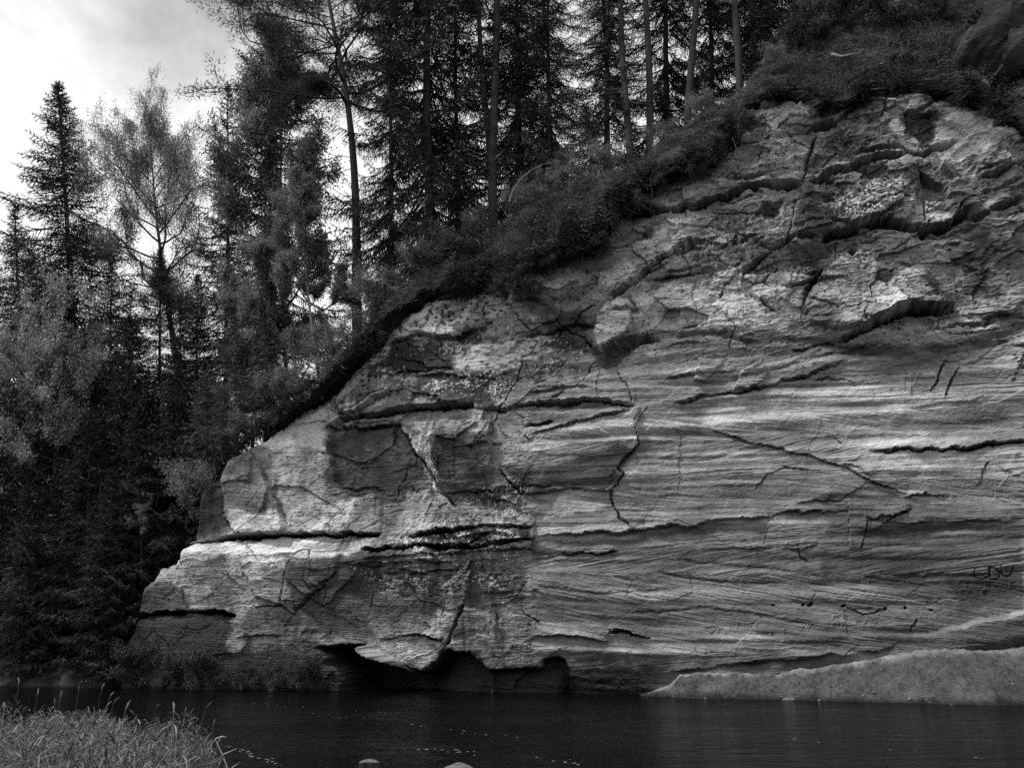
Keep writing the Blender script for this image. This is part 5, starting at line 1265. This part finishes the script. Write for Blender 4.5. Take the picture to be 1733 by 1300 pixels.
# ---- dark bushes at the foot of the left rock, on the upper slope, and flecks for foam and glints
KINDS['dark_bush'] = [(leafy(1.2, 1.9, 31, m_under, m_twig, clear=.05, leafl=.07, per=12, depth=3, nlimb=11, puff=.2), 1.2), (leafy(1.2, 1.6, 32, m_under, m_twig, clear=.05, leafl=.06, per=14, depth=3, nlimb=11, puff=.18), 1.2)]
def at_px(kind, name, x, y, back, H, label, cat, group, wide=1.0):
    o = plant(kind, name, 0.0, 0.0, H, label, cat, group, wide); o.location = on_wall(x, y, back); return o
for x, y, H, bk, lb in [(222, 1172, 1.1, -.2, 'dark bush at the water under the low left end of the rock'), (285, 1174, .9, -.5, 'dark bush at the foot of the mossy left rock'), (345, 1174, 1.0, -.6, 'dark bush at the water below the dark lower block'), (410, 1174, .8, -.5, 'low dark bush between the dark block and the cave'),
                        (470, 1175, .7, -.5, 'low dark bush left of the cave by the water'), (525, 1176, .9, -.5, 'dark bush right beside the mouth of the cave')]:
    at_px('dark_bush', 'waterside_bush', x, y, bk, H, lb, 'bush', 'dark bushes at the foot of the rock')
for x, w_, H, lb in [(1360, 1.6, 1.0, 'dark bush over the dip in the rock edge'), (1410, 1.8, 1.4, 'dark bush above the bleached stump root'), (1470, 2.0, 1.2, 'dark bush just above the broken rock edge'), (1480, 3.2, 1.8, 'tall dark bush under the slope spruces'), (1545, 1.4, 1.5, 'dark bush in the middle of the upper slope'), (1560, 3.4, 2.0, 'largest dark bush on the upper slope'),
                     (1610, 1.9, 1.2, 'dark bush below the rock bluff'), (1660, 1.6, .9, 'dark bush over the pale patch at the right'), (1715, .3, 1.3, 'dark bush at the right edge of the rock')]:
    y = np.interp(x, [a_[0] for a_ in ROCK], [a_[1] for a_ in ROCK])
    plant('dark_bush', 'slope_bush', sz(x, y)[0], w_, H, lb, 'bush', 'dark bushes on the upper slope')
m_foam_glints, nt, b_ = new_mat('foam_glints', 0.6, 0.6, 0.3)  # sky glints on ripples set as flat pale flecks, among faint foam
r = np.random.default_rng(8); g = Geo()
for (x0, y0), (x1, y1), n in [((395, 1193), (520, 1197), 26), ((560, 1203), (660, 1208), 10), ((640, 1262), (800, 1276), 30), ((780, 1240), (840, 1246), 8), ((380, 1262), (480, 1296), 46), ((900, 1282), (1000, 1296), 16), ((500, 1205), (900, 1250), 22), ((1000, 1210), (1700, 1290), 18)]:
    for k in range(n // 2):
        t = r.random(); c = at_z(x0 + t * (x1 - x0) + r.normal() * 4, y0 + t * (y1 - y0) + r.normal() * 2.5, 0.006)
        L, W = r.uniform(.01, .05), r.uniform(.005, .012); a_ = r.normal() * .3
        q = np.array([[-L, 0], [-L * .2, -W], [L, 0], [L * .1, W]]); R_ = np.array([[math.cos(a_), -math.sin(a_)], [math.sin(a_), math.cos(a_)]])
        V = np.c_[q @ R_.T, np.zeros(4)] + c; 
        g.add(V, [[0, 1, 2], [0, 2, 3]])
tag(link('foam_glints', g.mesh('foam_glints', m_foam_glints)), kind='stuff')

# ---- tufts of turf hanging over the edge, half-buried rocks on the slope
r = np.random.default_rng(44)
TUFTS = [(848, 'above the pale bulge of the rim'), (888, 'where the turf band starts to thicken'), (932, 'at the left side of the deepest overhang'), (978, 'in the middle of the deepest overhang'), (1018, 'at the right side of the deepest overhang'),
         (1062, 'beside the dangling thin roots'), (1120, 'below the two leaning trunks'), (1172, 'at the left of the shaggy overhang below the straight trunk'), (1222, 'in the shaggy overhang below the thickest trunk'), (1252, 'at the step where the rock edge rises')]
for x, where in TUFTS:
    y = np.interp(x, [a_[0] for a_ in ROCK], [a_[1] for a_ in ROCK])
    o = at_px('dark_bush', 'hanging_tuft', x, y - r.uniform(-6, 16), -r.uniform(.15, .55), r.uniform(.4, .85), 'shaggy turf tuft hanging ' + where, 'turf tuft', 'tufts hanging over the cliff edge', r.uniform(.8, 1.3))
    o.rotation_euler = (r.uniform(1.6, 2.5), 0, math.atan2(TAN[1], TAN[0]) + r.normal() * .4)
def slope_rock(px, py, back, L, sd, label, mat):
    th, ph = np.meshgrid(np.linspace(0, 2 * math.pi, 41)[:-1], np.linspace(0.01, math.pi - .01, 24), indexing='ij')
    dx, dy, dz = np.cos(th) * np.sin(ph), np.sin(th) * np.sin(ph), np.cos(ph)
    ff, _ = facets(dx * 1.6 + sd, dz * 1.6 + dy * 1.2, sd, 1.0)
    rr = 1 + .35 * ff + .12 * fbm(dx * 2.2 + sd, dz * 2.2 + dy, 131, 3)
    V = np.stack([dx * L * rr, dy * L * .8 * rr, dz * L * .6 * rr], -1).reshape(-1, 3)
    gi, gj = np.meshgrid(np.arange(40), np.arange(23), indexing='ij'); g2 = (gi + 1) % 40
    F = np.stack([gi * 24 + gj, gi * 24 + gj + 1, g2 * 24 + gj + 1, g2 * 24 + gj], -1).reshape(-1, 4)
    tag(link('rock', mesh_from('rock', V, F, False, mat), loc=on_wall(px, py, back)), label, 'rock', 'rocks breaking through the turf')
m_prock, nt, b_ = new_mat('pale_rock', 0.26, 0.95, 0.1)
n = noise_node(nt, 6, 6, 0.7, obj_vec(nt)); nt.links.new(ramp2(nt, n.outputs['Fac'], .3, .15, .7, .36), b_.inputs['Base Color']); bump(nt, b_, n.outputs['Fac'], .8, .06)
for px, py, bk, L, sd, lb, mt in [(1648, 150, -.2, .5, 5, 'pale rock below the foot of the dark bluff', m_prock), (1300, 176, .05, .4, 7, 'small pale rock breaking through the turf at the rim', m_prock),
                                  (1188, 232, -.35, .45, 9, 'dark rock lump in the overhanging turf', m_bluff)]:
    slope_rock(px, py, bk, L, sd, lb, mt)
